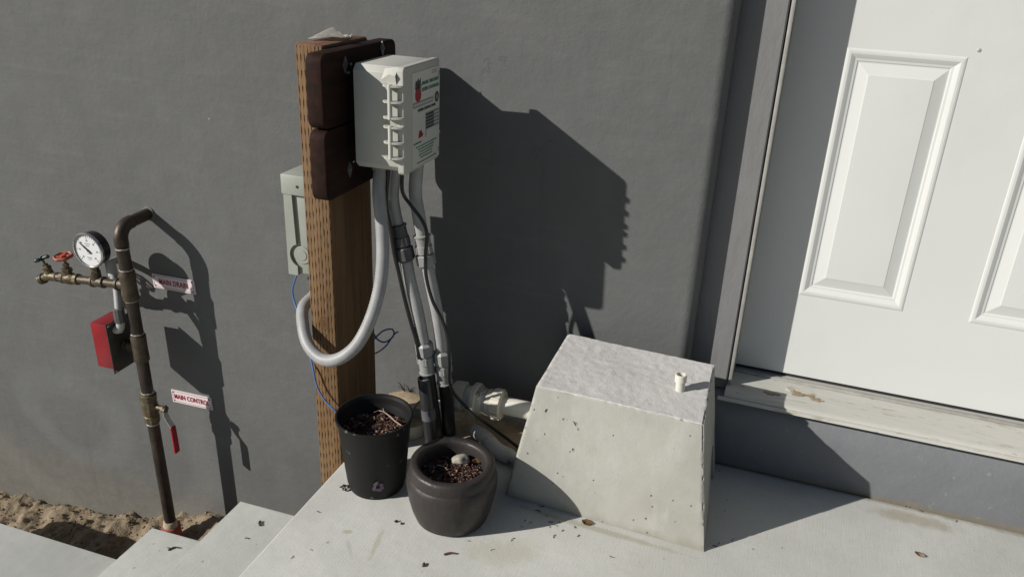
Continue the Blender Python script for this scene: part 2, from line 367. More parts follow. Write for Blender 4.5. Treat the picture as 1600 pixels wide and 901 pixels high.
PLAST = mat('beige_grey_plastic', (0.47, 0.465, 0.425), (0.43, 0.425, 0.385), 8, 0.5, 0.05, 300, spec=0.3)
TABM = mat('zinc_tab', (0.20, 0.20, 0.20), (0.13, 0.13, 0.13), 60, 0.45, 0.1, 200, metal=0.6)
LABW = mat('label_white', (0.58, 0.58, 0.54), (0.54, 0.54, 0.50), 8, 0.35)
INKG = mat('green_ink', (0.06, 0.20, 0.12), rough=0.4); INKK = mat('black_ink', (0.03, 0.03, 0.032), rough=0.4)
INKGR = mat('grey_ink', (0.26, 0.26, 0.26), rough=0.4); INKR = mat('red_ink', (0.30, 0.02, 0.02), rough=0.4)
JBOX = mat('grey_green_steel', (0.28, 0.30, 0.265), (0.25, 0.268, 0.235), 14, 0.5, 0.06, 200)
CONDL = mat('light_grey_conduit', (0.29, 0.29, 0.29), (0.24, 0.24, 0.24), 30, 0.5, 0.05, 200)
COND = mat('grey_conduit', (0.32, 0.32, 0.315), (0.27, 0.27, 0.265), 30, 0.5, 0.05, 200)
CPLG = mat('grey_pvc_coupling', (0.28, 0.28, 0.27), (0.24, 0.24, 0.235), 30, 0.45)
CPLD = mat('dark_grey_coupling', (0.085, 0.085, 0.088), (0.06, 0.06, 0.062), 30, 0.5)
BLKP = mat('black_pipe_plastic', (0.016, 0.016, 0.017), (0.022, 0.022, 0.023), 40, 0.38)
CABLE = mat('black_cable', (0.012, 0.012, 0.013), rough=0.45)
BLUE = mat('blue_wire', (0.06, 0.15, 0.36), (0.045, 0.11, 0.27), 60, 0.4)
BRONZE = mat('dark_weathered_pipe', (0.075, 0.056, 0.043), (0.034, 0.027, 0.022), 26, 0.48, 0.25, 120, metal=0.55, stretch=(1, 1, 0.5))
BRASS = mat('tarnished_brass', (0.15, 0.118, 0.068), (0.060, 0.048, 0.031), 45, 0.5, 0.3, 160, metal=0.5)
BRASS2 = mat('dull_brass_tee', (0.095, 0.074, 0.048), (0.050, 0.040, 0.028), 45, 0.52, 0.3, 160, metal=0.45)
TAPE = mat('white_thread_tape', (0.46, 0.44, 0.38), (0.16, 0.14, 0.11), 90, 0.7)
REDP = mat('red_enamel', (0.22, 0.008, 0.014), (0.17, 0.007, 0.011), 30, 0.35, 0.04, 200)
REDV = mat('red_vinyl', (0.30, 0.008, 0.018), rough=0.3)
ORNG = mat('faded_red_wheel', (0.42, 0.085, 0.045), (0.25, 0.05, 0.03), 90, 0.55)
GREENP = mat('dark_green_wheel', (0.010, 0.030, 0.024), rough=0.4)
PLATE = mat('grey_steel_plate', (0.055, 0.05, 0.042), (0.04, 0.036, 0.03), 40, 0.5, metal=0.4)
GBLK = mat('black_gauge_case', (0.012, 0.013, 0.018), rough=0.28)
GFACE = mat('gauge_dial', (0.66, 0.66, 0.66), (0.62, 0.62, 0.62), 20, 0.4)
CHROME = mat('chrome_bezel', (0.55, 0.55, 0.55), rough=0.25, metal=0.9)
SIGNW = mat('sign_white', (0.66, 0.57, 0.585), (0.60, 0.52, 0.53), 30, 0.45)
SIGNR = mat('sign_red', (0.26, 0.012, 0.030), rough=0.5)
SIGND = mat('sign_dark_line', (0.10, 0.02, 0.03), rough=0.5)
POTB, g = blank('black_pot_plastic', 0.55, 0.22)
c = g.mix(g.noise(12, detail=6), (0.006, 0.0062, 0.0061), (0.011, 0.0112, 0.011))
c = g.mix(g.smooth(g.noise(48, detail=2, rough=0.3), 0.74, 0.77, 0, 0.6), c, (0.16, 0.155, 0.14))
g.color(c); g.bump((g.noise(60), 0.1, 0.002))
POTSPOT = mat('mauve_paint_fleck', (0.14, 0.105, 0.145), (0.09, 0.07, 0.095), 80, 0.7)
POTW, g = blank('brown_glazed_clay', 0.42, 0.35)
c = g.mix(g.noise(9, g.coord((1, 1, 2.2)), detail=6), (0.022, 0.0185, 0.0175), (0.038, 0.032, 0.030))
c = g.mix(g.smooth(g.noise(26, g.coord((1, 1, 0.35)), detail=5), 0.58, 0.7, 0, 0.35), c, (0.062, 0.053, 0.050))
g.color(c); g.bump((g.noise(8), 0.5, 0.014), (g.noise(34, g.coord((1, 1, 0.3))), 0.4, 0.004), (g.noise(160, detail=4), 0.2, 0.001)); g.rough(g.smooth(g.noise(14, detail=5), 0.3, 0.7, 0.38, 0.62))
SOIL = mat('bark_soil', (0.050, 0.024, 0.018), (0.018, 0.010, 0.008), 90, 0.95, 1.0, 160)
CHIPS = [mat('bark_chip_brown', (0.10, 0.042, 0.030), (0.055, 0.024, 0.018), 150, 0.85), mat('bark_chip_dark', (0.030, 0.016, 0.013), rough=0.9),
         mat('bark_chip_tan', (0.24, 0.15, 0.10), rough=0.85), mat('perlite_grain', (0.45, 0.42, 0.38), rough=0.9)]
STRAW = mat('dry_root', (0.42, 0.32, 0.26), (0.28, 0.20, 0.15), 90, 0.85)
STONE = mat('smooth_stone', (0.36, 0.33, 0.275), (0.25, 0.225, 0.185), 55, 0.6, 0.2, 90)
LEAF = mat('dry_leaf', (0.26, 0.155, 0.065), (0.16, 0.09, 0.04), 60, 0.75)
TWIG = mat('dark_twig', (0.050, 0.036, 0.024), (0.022, 0.016, 0.012), 90, 0.9)
TWIGR = mat('reddish_bark_scrap', (0.13, 0.045, 0.030), rough=0.9)
PVCW = mat('white_pvc', (0.60, 0.585, 0.52), (0.54, 0.525, 0.46), 25, 0.4)
PVCB = mat('beige_pvc', (0.50, 0.475, 0.40), (0.43, 0.405, 0.335), 25, 0.4, 0.06, 60)
PVCG = mat('grey_pvc', (0.40, 0.39, 0.37), (0.33, 0.32, 0.30), 25, 0.45, 0.08, 60)
PAPER = mat('crumpled_paper', (0.78, 0.77, 0.74), (0.70, 0.69, 0.66), 30, 0.8)
STICK = mat('printed_sticker', (0.40, 0.39, 0.35), (0.10, 0.09, 0.08), 260, 0.6, contrast=(0.45, 0.5))

# ================================================================== setting
# stucco wall with the door opening, one mesh
bm = bmesh.new()
def arc(cx, cy, r, a0, a1, n=10): return [(cx+r*math.cos(R(a0+(a1-a0)*i/n)), cy+r*math.sin(R(a0+(a1-a0)*i/n))) for i in range(n+1)]
XL, XR = -0.155, 0.935
prism(bm, [(-7.0, 0.0)]+arc(XL-0.03, 0.03, 0.03, -90, 0)+[(XL, 0.35), (-7.0, 0.35)], 'z', -1.3, 3.2)
prism(bm, arc(XR+0.03, 0.03, 0.03, 180, 270)+[(6.0, 0.0), (6.0, 0.35), (XR, 0.35)], 'z', -1.3, 3.2)
prism(bm, [(XL+0.001, 0.003), (XR-0.001, 0.003), (XR-0.001, 0.347), (XL+0.001, 0.347)], 'z', 2.30, 3.197)
wall = tag(finish(bm, 'stucco_wall', WALL, smooth=40), 'grey painted stucco wall with rounded corner beside the white door', 'wall')
bm = bmesh.new()
prism(bm, [(0.002, -0.3), (0.002, 0.10), (0.003, 0.12), (0.006, 0.138), (0.011, 0.153), (0.018, 0.166), (0.027, 0.177), (0.038, 0.185), (0.05, 0.187), (0.34, 0.187), (0.34, -0.3)], 'x', XL+0.002, XR-0.002)
finish(bm, 'curb', CURB, wall, smooth=50)['label'] = 'bluish grey painted curb under the door sill'

# landing, steps, lower slab
def slab(name, pts, z0, z1, mtl, parent=None, bev=0.009):
    bm = bmesh.new(); A, B = prism(bm, pts, 'z', z0, z1)
    top = [e for e in bm.edges if all(abs(v.co.z-z1) < 1e-6 for v in e.verts)]
    bmesh.ops.bevel(bm, geom=top, offset=bev, segments=3, affect='EDGES', profile=0.5)
    return finish(bm, name, mtl, parent, smooth=30)
struct(slab('landing', [(-0.944, -1.75), (2.3, -1.75), (2.3, -0.002), (-0.960, -0.002), (-0.946, -0.16), (-0.943, -0.37), (-0.944, -0.62)], -1.2, 0.0, LAND))
stairs = thing('stairs', 'pale broomed concrete steps going down beside the landing', 'stairs', (-1.2, -1.5, -0.4))
for k in ('label', 'category'): del stairs[k]
struct(stairs)
slab('step', [(-1.250, -1.75), (-0.947, -1.75), (-0.947, -0.394), (-1.250, -0.404)], -1.2, -0.19, STEP, stairs)
slab('step', [(-1.573, -1.75), (-1.253, -1.75), (-1.253, -0.399), (-1.573, -0.412)], -1.2, -0.38, STEP, stairs)
struct(slab('lower_slab', [(-2.80, -1.95), (-1.576, -1.95), (-1.576, -0.398), (-2.80, -0.425)], -0.68, -0.57, STEP))
bm = bmesh.new(); vs = [bm.verts.new(p) for p in ((-200, -200, -1.05), (200, -200, -1.05), (200, 200, -1.05), (-200, 200, -1.05))]; bm.faces.new(vs)
struct(finish(bm, 'ground', GROUND, smooth=0))
# dirt trench between wall and steps
def lerp_tab(x, T):
    if x <= T[0][0]: return T[0][1]
    for (a, b), (c_, d_) in zip(T, T[1:]):
        if x <= c_: return b+(d_-b)*(x-a)/(c_-a)
    return T[-1][1]
TW = [(-3.4, -0.97), (-2.8, -0.925), (-2.5, -0.885), (-2.2, -0.845), (-2.04, -0.825), (-1.93, -0.775), (-1.84, -0.715), (-1.7, -0.70), (-1.55, -0.70), (-1.4, -0.73), (-0.9, -0.76)]
def dirt_z(x, y):
    b = lerp_tab(x, TW); t = min(1, max(0, -y/0.42))
    drop = lerp_tab(x, [(-3, 0.03), (-2.4, 0.05), (-2.1, 0.12), (-1.9, 0.16), (-1.7, 0.10), (-1.3, 0.04)])
    h = b - drop*t*t
    h += 0.050*(noise.noise(Vector((x*4, y*4, 1.3))))+0.026*noise.noise(Vector((x*13, y*13, 4)))+0.014*noise.noise(Vector((x*34, y*34, 9)))+0.008*noise.noise(Vector((x*80, y*80, 2)))
    return h
bm = bmesh.new(); NX, NY = 300, 54; rows = []
for i in range(NX+1):
    x = -3.6+2.64*i/NX
    rows.append([bm.verts.new((x, -0.44+0.439*j/NY, dirt_z(x, -0.44+0.439*j/NY))) for j in range(NY+1)])
for i in range(NX):
    for j in range(NY): bm.faces.new((rows[i][j], rows[i+1][j], rows[i+1][j+1], rows[i][j+1]))
struct(finish(bm, 'dirt', DIRT, smooth=180))
def blob(bm, c, r, seed, sub=1, flat=1.0, amp=0.35):
    t = bmesh.ops.create_icosphere(bm, subdivisions=sub, radius=r)
    for v in t['verts']:
        k = 1+amp*noise.noise(v.co/r*1.4+Vector((seed*7.1, seed*3.3, seed)))
        v.co = Vector((v.co.x*k, v.co.y*k, v.co.z*k*flat))+Vector(c)
    return t['verts']
bm = bmesh.new()
for k in range(1500):
    x = random.uniform(-3.0, -1.05); y = -random.random()**1.3*0.40; r = random.choice((0.0018, 0.0024, 0.003, 0.003, 0.0040, 0.0055))*random.uniform(0.7, 1.3)
    blob(bm, (x, y-0.004, dirt_z(x, y)+r*0.1), r, k, 1, 0.75, 0.7)
o = finish(bm, 'dirt_clods', CLOD, smooth=60); o['kind'] = 'stuff'; o['label'] = 'loose clods of sandy dirt along the wall'; o['category'] = 'dirt'
# patches of dry sand on the landing by the wall
def patch(name, c, rx, ry, mtl, seed, label):
    bm = bmesh.new(); n = 40; rows = []
    cv = bm.verts.new((c[0], c[1], 0.0075))
    for k in range(4):
        f = (k+1)/4; rw = []
        for j in range(n):
            a = 2*math.pi*j/n; q = f*(1+0.45*noise.noise(Vector((math.cos(a)*1.6+seed, math.sin(a)*1.6, seed))))
            x, y = c[0]+rx*q*math.cos(a), min(-0.004, c[1]+ry*q*math.sin(a))
            rw.append(bm.verts.new((x, y, 0.0075*(1-f*f)+0.0015*noise.noise(Vector((x*60, y*60, 0)))*(f < 1) - 0.0006*(k == 3))))
        rows.append(rw)
    for j in range(n): bm.faces.new((cv, rows[0][j], rows[0][(j+1) % n]))
    for k in range(3):
        for j in range(n): bm.faces.new((rows[k][j], rows[k+1][j], rows[k+1][(j+1) % n], rows[k][(j+1) % n]))
    o = finish(bm, name, mtl, smooth=180); o['kind'] = 'stuff'; o['label'] = label; o['category'] = 'sand'; return o
patch('sand_patch', (-0.62, -0.10, 0), 0.22, 0.09, SAND, 3, 'dry sand lying under the white pipe coupling')
patch('sand_patch', (-0.90, -0.055, 0), 0.075, 0.06, SAND, 9, 'dry sand on the back corner of the landing by the wall')

# ================================================================== door
YD = 0.150
fr = thing('door_frame', 'grey painted door casing with a dull metal stop strip', 'door frame', (0.38, 0.1, 0.2))
bm = bmesh.new(); prism(bm, [(XL-0.004, 0.055), (-0.061, 0.055), (-0.058, 0.058), (-0.058, 0.18), (XL-0.004, 0.18)], 'z', 0.189, 2.299); finish(bm, 'side_casing', CASE, fr)
bm = bmesh.new(); prism(bm, [(0.822, 0.058), (0.825, 0.055), (XR+0.004, 0.055), (XR+0.004, 0.18), (0.822, 0.18)], 'z', 0.189, 2.299); finish(bm, 'side_casing', CASE, fr)
bm = bmesh.new(); box(bm, -0.0579, 0.8219, 0.057, 0.178, 2.20, 2.298, 0.002); finish(bm, 'head_casing', CASE, fr)
bm = bmesh.new(); box(bm, -0.0545, -0.0465, 0.052, 0.178, 0.2055, 2.199, 0.0015); finish(bm, 'stop_strip', ALU, fr)
bm = bmesh.new(); box(bm, 0.8115, 0.8217, 0.062, 0.178, 0.2035, 2.199, 0.002); finish(bm, 'stop_strip', ALU, fr)
door = thing('entry_door', 'white panelled entry door above the worn beige sill', 'door', (0.38, YD, 0.213))
DX0, DX1, DZ0, DZ1 = -0.046, 0.810, 0.2165, 2.198
PX = [(0.075, 0.316), (0.460, 0.701)]
PZ = [(0.442, 1.040), (1.185, 1.780), (1.885, 2.075)]
# slab face with panel openings left free, panels inset with mouldings
bm = bmesh.new()
xs = [DX0, PX[0][0], PX[0][1], PX[1][0], PX[1][1], DX1]; zs = [DZ0]+[z for p in PZ for z in p]+[DZ1]
gv = [[bm.verts.new((x, YD, z)) for z in zs] for x in xs]
for i in range(5):
    for j in range(len(zs)-1):
        if i in (1, 3) and j in (1, 3, 5): continue
        bm.faces.new((gv[i][j], gv[i+1][j], gv[i+1][j+1], gv[i][j+1]))
bv = [bm.verts.new(p) for p in ((DX0, YD+0.044, DZ0), (DX1, YD+0.044, DZ0), (DX1, YD+0.044, DZ1), (DX0, YD+0.044, DZ1))]
bm.faces.new(bv)
L_ = [gv[0][j] for j in range(len(zs))]; R_ = [gv[5][j] for j in range(len(zs))]
bm.faces.new(L_+[bv[3], bv[0]]); bm.faces.new(R_+[bv[2], bv[1]])
bm.faces.new([gv[i][0] for i in range(6)]+[bv[1], bv[0]]); bm.faces.new([gv[i][-1] for i in range(6)]+[bv[2], bv[3]])
slabo = finish(bm, 'door_leaf', DOOR, door, smooth=25)
def panel(x0, x1, z0, z1):
    # profile: (inset from opening, depth behind the face)
    prof = [(0.0, 0.0), (0.002, -0.0012), (0.006, -0.0020), (0.011, -0.0016), (0.016, 0.0006), (0.021, 0.0034), (0.026, 0.0042), (0.028, 0.0056), (0.030, 0.0058), (0.032, 0.0054), (0.053, -0.0004), (0.0545, -0.0012), (0.056, -0.0013)]
    bm = bmesh.new(); rws = []
    for i_, d_ in prof:
        rws.append([bm.verts.new(p) for p in ((x0+i_, YD+d_, z0+i_), (x1-i_, YD+d_, z0+i_), (x1-i_, YD+d_, z1-i_), (x0+i_, YD+d_, z1-i_))])
    for a, b in zip(rws, rws[1:]):
        for k in range(4): bm.faces.new((a[k], a[(k+1) % 4], b[(k+1) % 4], b[k]))
    bm.faces.new(rws[-1])
    return finish(bm, 'panel', DOOR, door, smooth=11)
for px in PX:
    for pz in PZ: panel(px[0], px[1], pz[0], pz[1])
bm = bmesh.new(); box(bm, DX0+0.002, DX1-0.002, YD+0.006, YD+0.040, DZ0-0.010, DZ0-0.0005); finish(bm, 'door_sweep', DARK, door)
p = at(1530, 79, YD); bm = bmesh.new(); turn(bm, (p.x, YD+0.002, p.z), (0, -1, 0), [(0, 0.0045), (0.0024, 0.0042), (0.0034, 0.003)], 12); finish(bm, 'nail_mark', ALU, door)
# sill
sill = thing('door_sill', 'worn beige painted sill with peeling patches under the white door', 'door sill', (0.38, 0.05, 0.19))
bm = bmesh.new(); prism(bm, [(0.004, 0.1965), (0.008, 0.1995), (0.02, 0.2005), (0.197, 0.2045), (0.197, 0.190), (0.004, 0.190)], 'x', -0.0575, 0.8215); finish(bm, 'tread', SILL, sill, smooth=50)
bm = bmesh.new(); prism(bm, [(-0.004, 0.1875), (-0.007, 0.1890), (-0.0065, 0.1925), (-0.003, 0.1945), (0.003, 0.1945), (0.003, 0.1875)], 'x', -0.072, 0.83); finish(bm, 'nosing', SILL, sill, smooth=50)
bm = bmesh.new(); box(bm, -0.0573, 0.821, 0.128, 0.141, 0.2036, 0.2075, 0.001); finish(bm, 'ridge', ALU, sill)
# bare patches and curled paint flakes on the sill
FLB = mat('bare_wood_patch', (0.33, 0.27, 0.19), (0.22, 0.165, 0.10), 60, 0.9, 0.5, 120); FLP = mat('curled_paint', (0.50, 0.48, 0.42), (0.40, 0.37, 0.31), 50, 0.7)
def sill_patch(cx, cy, rx, ry, seed, z1, mtl, nm, curl=0.0):
    bm = bmesh.new(); n = 26; q = []
    for k in range(n):
        a = 2*math.pi*k/n; f = 1+0.75*noise.noise(Vector((math.cos(a)*1.7+seed, math.sin(a)*1.7, seed*2.3)))
        q.append((cx+rx*f*math.cos(a), cy+ry*f*math.sin(a)))
    prism(bm, q, 'z', 0.2005, z1)
    for v in bm.verts:
        if v.co.z > 0.201: v.co.z += curl*max(0, (cx-v.co.x)/rx)**2
    finish(bm, nm, mtl, sill, smooth=40)
sill_patch(0.128, 0.082, 0.030, 0.011, 1.3, 0.2036, FLB, 'bare_patch'); sill_patch(0.162, 0.066, 0.014, 0.007, 5.1, 0.2034, FLB, 'bare_patch'); sill_patch(0.052, 0.055, 0.017, 0.006, 8.7, 0.2032, FLB, 'bare_patch')
sill_patch(0.098, 0.094, 0.013, 0.010, 3.9, 0.2046, FLP, 'paint_flake', 0.006); sill_patch(0.138, 0.090, 0.022, 0.006, 7.2, 0.2046, FLP, 'paint_flake', 0.002)

# ================================================================== timber post
U0, U1, V0, V1 = -1.024, -0.9585, -0.338, -0.140
BU = -0.919                                             # outer face of the boards
post = thing('timber_post', 'tall incised brown timber post with two dark boards screwed to its side', 'post', uvz(-0.99, -0.24, -0.76))
def local_obj(bm, name, mtl, parent):                   # mesh in askew frame, so that the grain follows the post
    o = finish(bm, name, mtl, None); o.rotation_euler = POSTROT.to_euler(); o.parent = parent; o.matrix_parent_inverse = parent_inv(parent); return o
bm = bmesh.new(); box(bm, U0, U1, V0, V1, -0.95, 1.013, 0.0035, 2)
for f in bm.faces:
    f.material_index = 1 if f.calc_center_median().z > 1.0105 else 0
local_obj(bm, 'timber', [POST, ENDG], post)
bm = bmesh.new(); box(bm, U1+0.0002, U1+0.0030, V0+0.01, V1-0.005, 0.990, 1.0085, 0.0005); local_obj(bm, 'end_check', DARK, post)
for k, (z0, z1) in enumerate(((0.8545, 1.006), (0.701, 0.8515))):
    bm = bmesh.new(); vs = box(bm, U1+0.0031, BU, -0.414, -0.073, z0, z1)
    es = [e for e in bm.edges if abs(e.verts[0].co.x-e.verts[1].co.x) > 0.01]     # rounded corners seen from the side
    bmesh.ops.bevel(bm, geom=es, offset=0.020, segments=5, affect='EDGES', profile=0.5)
    es = [e for e in bm.edges if abs(e.verts[0].co.x-e.verts[1].co.x) < 0.001]
    bmesh.ops.bevel(bm, geom=es, offset=0.003, segments=2, affect='EDGES', profile=0.5)
    local_obj(bm, 'mounting_board', BOARD, post)
# crumpled scrap of paper on top of the post
bm = bmesh.new(); rw = []
c0 = uvz(-0.992, -0.235, 1.0145)
for i in range(9):
    rr = []
    for j in range(6):
        a = i/8; b = j/5-0.5
        h = 0.002+0.012*abs(noise.noise(Vector((i*0.75, j*0.9, 2.2))))+0.024*max(0, 1-a*1.7)*(0.6+b)
        rr.append(bm.verts.new(c0+EU*(b*0.046-0.006)+EV*((a-0.5)*0.085+0.010*noise.noise(Vector((i, j*0.8, 7)))+0.03*b)+Vector((0, 0, h))))
    rw.append(rr)
for i in range(8):
    for j in range(5): bm.faces.new((rw[i][j], rw[i+1][j], rw[i+1][j+1], rw[i][j+1]))
r_ = bmesh.ops.solidify(bm, geom=bm.faces[:], thickness=0.0007)
zmin = min(v.co.z for v in bm.verts)
for v in bm.verts: v.co.z += uvz(-0.992, -0.235, 1.0134).z-zmin
tag(finish(bm, 'paper_scrap', PAPER, smooth=20), 'crumpled white scrap of paper on top of the timber post', 'paper')

# ================================================================== controller box
BX0, BX1, BV0, BV1, BZ0, BZ1 = -0.8955, -0.776, -0.333, -0.151, 0.758, 0.981
SEAM = -0.7905
FO = -0.034                                             # fittings are laid out from the lid seam
ctl = thing('control_box', 'beige plastic control box with printed front on the dark boards', 'control box', uvz(-0.84, -0.24, BZ0))
bm = bmesh.new(); vs = box(bm, BX0+0.001, SEAM-0.001, BV0+0.004, BV1, BZ0+0.004, BZ1)
es = [e for e in bm.edges if abs(e.verts[0].co.x-e.verts[1].co.x) > 0.01]
bmesh.ops.bevel(bm, geom=es, offset=0.012, segments=1, affect='EDGES', profile=0.5)
es = [e for e in bm.edges if e.calc_length() > 0.001]
bmesh.ops.bevel(bm, geom=es, offset=0.0015, segments=2, affect='EDGES', profile=0.5)
local_obj(bm, 'body', PLAST, ctl)
bm = bmesh.new(); box(bm, BU+0.0004, BX0+0.002, BV0+0.055, BV1-0.022, BZ0+0.025, BZ1-0.022, 0.002); local_obj(bm, 'back_flange', PLAST, ctl)
# chamfered shoulder at the top front of the body
bm = bmesh.new()
pts = [(-0.828, BV0-0.0005, 0.955), (SEAM-0.0015, BV0-0.0005, 0.940), (SEAM-0.0015, BV0-0.010, 0.966), (-0.808, BV0-0.006, 0.968), (SEAM-0.0015, BV0+0.010, BZ1+0.0015), (-0.822, BV0+0.006, 0.977)]
V_ = [bm.verts.new(p_) for p_ in pts]
for t in ((0, 1, 2, 3), (3, 2, 4, 5), (0, 3, 5), (1, 4, 2), (0, 5, 4, 1)): bm.faces.new([V_[i] for i in t])
local_obj(bm, 'shoulder', PLAST, ctl)
bm = bmesh.new(); box(bm, SEAM, BX1, BV0-0.003, BV1+0.003, BZ0, BZ1+0.002)
es = [e for e in bm.edges if abs(e.verts[0].co.x-e.verts[1].co.x) > 0.005]
bmesh.ops.bevel(bm, geom=es, offset=0.009, segments=4, affect='EDGES', profile=0.5)
es = [e for e in bm.edges if all(v.co.x > BX1-1e-5 for v in e.verts)]
bmesh.ops.bevel(bm, geom=es, offset=0.003, segments=3, affect='EDGES', profile=0.5)
lid = local_obj(bm, 'lid', PLAST, ctl)
# latches on the front: three fins and a pin each
for zc in (0.9135, 0.829):
    for k in (-1, 0, 1):
        z = zc+k*0.0325
        bm = bmesh.new()
        q = [(FO-0.788, BV0-0.0004), (FO-0.786, BV0-0.010), (FO-0.778, BV0-0.018), (FO-0.754, BV0-0.018), (FO-0.7425, BV0-0.010), (FO-0.7425, BV0-0.0036), (SEAM-0.0005, BV0-0.0034), (SEAM-0.0005, BV0-0.0004)]
        prism(bm, q, 'z', z-0.0019, z+0.0019)
        local_obj(bm, 'latch_fin', PLAST, ctl)
    bm = bmesh.new(); cyl(bm, (FO-0.768, BV0-0.0145, zc-0.036), (FO-0.768, BV0-0.0145, zc+0.036), 0.0050, 14, bev=0.001); local_obj(bm, 'latch_pin', PLAST, ctl)
# printed label on the lid
LU = BX1+0.0006
def lv(v): return -0.2965+(v+0.356)*1.196                # label layout, from its lower left corner
def lz(z): return 0.764+(z-0.777)*1.035
def lab(v, z, du=0.0): return uvz(LU+du, lv(v), lz(z))
bm = bmesh.new(); obox(bm, LU-0.0004, LU+0.0002, lv(-0.356), lv(-0.2335), lz(0.777), lz(0.9725)); label = finish(bm, 'label', LABW, ctl, smooth=0)
def bar(v0, v1, z0, z1, mtl, nm='print_bar', du=0.0006):
    bm = bmesh.new(); obox(bm, LU+0.0002, LU+du, lv(v0), lv(v1), lz(z0), lz(z1)); return finish(bm, nm, mtl, label, smooth=0)
VX = EV; ZY = EZ
def ltext(s, v, z, size, mtl, bold=0.0003, sx=1.0): return text_mesh('lettering', s, size, mtl, label, lab(v, z, 0.0003), VX, ZY, bold, 'CENTER', sx)
ltext('AEROBIC TREATMENT', -0.277, 0.9465, 0.0096, INKG, 0.0003, 0.92)
ltext('SYSTEM CONTROLLER', -0.277, 0.9335, 0.0096, INKG, 0.0003, 0.92)
ltext('SYSTEM CONTROL PANEL', -0.293, 0.8935, 0.0078, INKK, 0.0002, 1.0)
# red emblem with a dark tuft
bm = bmesh.new(); prism(bm, [(0.0125*math.cos(R(a))*(1-0.15*math.sin(R(a))), 0.0165*math.sin(R(a))) for a in range(0, 360, 15)], 'z', 0, 0.0006)
for v in bm.verts: v.co = lab(-0.331+v.co.x, 0.9285+v.co.y, v.co.z+0.0001)
finish(bm, 'emblem', INKR, label, smooth=0)
bm = bmesh.new(); prism(bm, [(-0.012, 0), (-0.010, 0.009), (-0.005, 0.006), (0, 0.012), (0.004, 0.006), (0.011, 0.012), (0.010, 0), (0.004, -0.003), (-0.005, -0.003)], 'z', 0, 0.0008)
for v in bm.verts: v.co = lab(-0.331+v.co.x, 0.947+v.co.y, v.co.z+0.0001)
finish(bm, 'emblem_tuft', INKK, label, smooth=0)
text_mesh('lettering', 'HOOT', 0.011, INKK, label, lab(-0.332, 0.9415, 0.0012), VX, ZY, 0.0004, 'CENTER', 0.95)
bar(-0.353, -0.264, 0.9015, 0.9125, INKGR, 'printed_band')
for k in range(14): bar(-0.350+k*0.0060, -0.3462+k*0.0060, 0.9045, 0.9095, LABW, 'band_print', 0.0009)
bm = bmesh.new(); prism(bm, [(0.0092*math.cos(R(a)), 0.0115*math.sin(R(a))) for a in range(0, 360, 18)], 'z', 0, 0.0006)
for v in bm.verts: v.co = lab(-0.2465+v.co.x, 0.9085+v.co.y, v.co.z+0.0001)
finish(bm, 'round_mark', INKK, label, smooth=0)
bm = bmesh.new(); prism(bm, [(0.0045*math.cos(R(a)), 0.0058*math.sin(R(a))) for a in range(0, 360, 24)], 'z', 0, 0.0009)
for v in bm.verts: v.co = lab(-0.2465+v.co.x, 0.9085+v.co.y, v.co.z+0.0001)
finish(bm, 'round_mark_centre', INKGR, label, smooth=0)
bar(-0.299, -0.236, 0.8470, 0.8830, INKGR, 'printed_table')
for k in range(5): bar(-0.297, -0.262, 0.8495+k*0.0068, 0.8532+k*0.0068, INKK, 'table_row', 0.0009)
for k in range(4): bar(-0.259, -0.238, 0.8530+k*0.0074, 0.8555+k*0.0074, LABW, 'table_cell', 0.0009)
bar(-0.299, -0.295, 0.832, 0.8465, INKGR, 'table_tail')
bm = bmesh.new(); prism(bm, [(-0.009, -0.006), (0.009, -0.005), (0.012, 0.001), (0.006, 0.003), (0.004, 0.009), (-0.006, 0.008)], 'z', 0, 0.0006)
for v in bm.verts: v.co = lab(-0.321+v.co.x, 0.842+v.co.y, v.co.z+0.0001)
finish(bm, 'red_mark', INKR, label, smooth=0)
random.seed(3)
def greek(v0, v1, z, h, mtl):
    v = v0
    while v < v1-0.003:
        L = min(random.uniform(0.004, 0.011), v1-v); bar(v, v+L, z, z+h, mtl, 'small_print'); v += L+0.0022
greek(-0.350, -0.318, 0.8255, 0.0030, INKK)
for k, (a, b) in enumerate(((-0.341, -0.243), (-0.331, -0.257), (-0.326, -0.262), (-0.328, -0.268), (-0.322, -0.266))): greek(a, b, 0.8165-k*0.0062, 0.0030, INKG)
greek(-0.336, -0.250, 0.7825, 0.0022, INKK)
greek(-0.268, -0.243, 0.9655, 0.0020, INKGR); greek(-0.270, -0.243, 0.9610, 0.0020, INKGR)
for z0 in (0.953, 0.7865): bar(-0.2385, -0.2365, z0, z0+0.010, INKK, 'label_slot')
# mounting tabs
for (v, z) in ((-0.319, 0.977), (-0.147, 0.991), (-0.316, 0.752)):
    bm = bmesh.new(); q = [(-0.0095, 0), (0, 0.016), (0.0095, 0), (0, -0.019)]
    prism(bm, q, 'z', 0, 0.003)
    for w_ in bm.verts: w_.co = uvz(BU+0.0002+w_.co.z, v+w_.co.x, z+w_.co.y)
    cyl(bm, uvz(BU+0.002, v, z), uvz(BU+0.0062, v, z), 0.0034, 10)
    finish(bm, 'mounting_tab', TABM, ctl, smooth=30)
for (v, z) in ((-0.300, 0.974), (-0.312, 0.958), (-0.303, 0.766)):
    bm = bmesh.new(); cyl(bm, uvz(BU+0.0002, v, z), uvz(BU+0.0065, v, z), 0.003, 10, bev=0.001); finish(bm, 'tab_screw', CHROME, ctl)

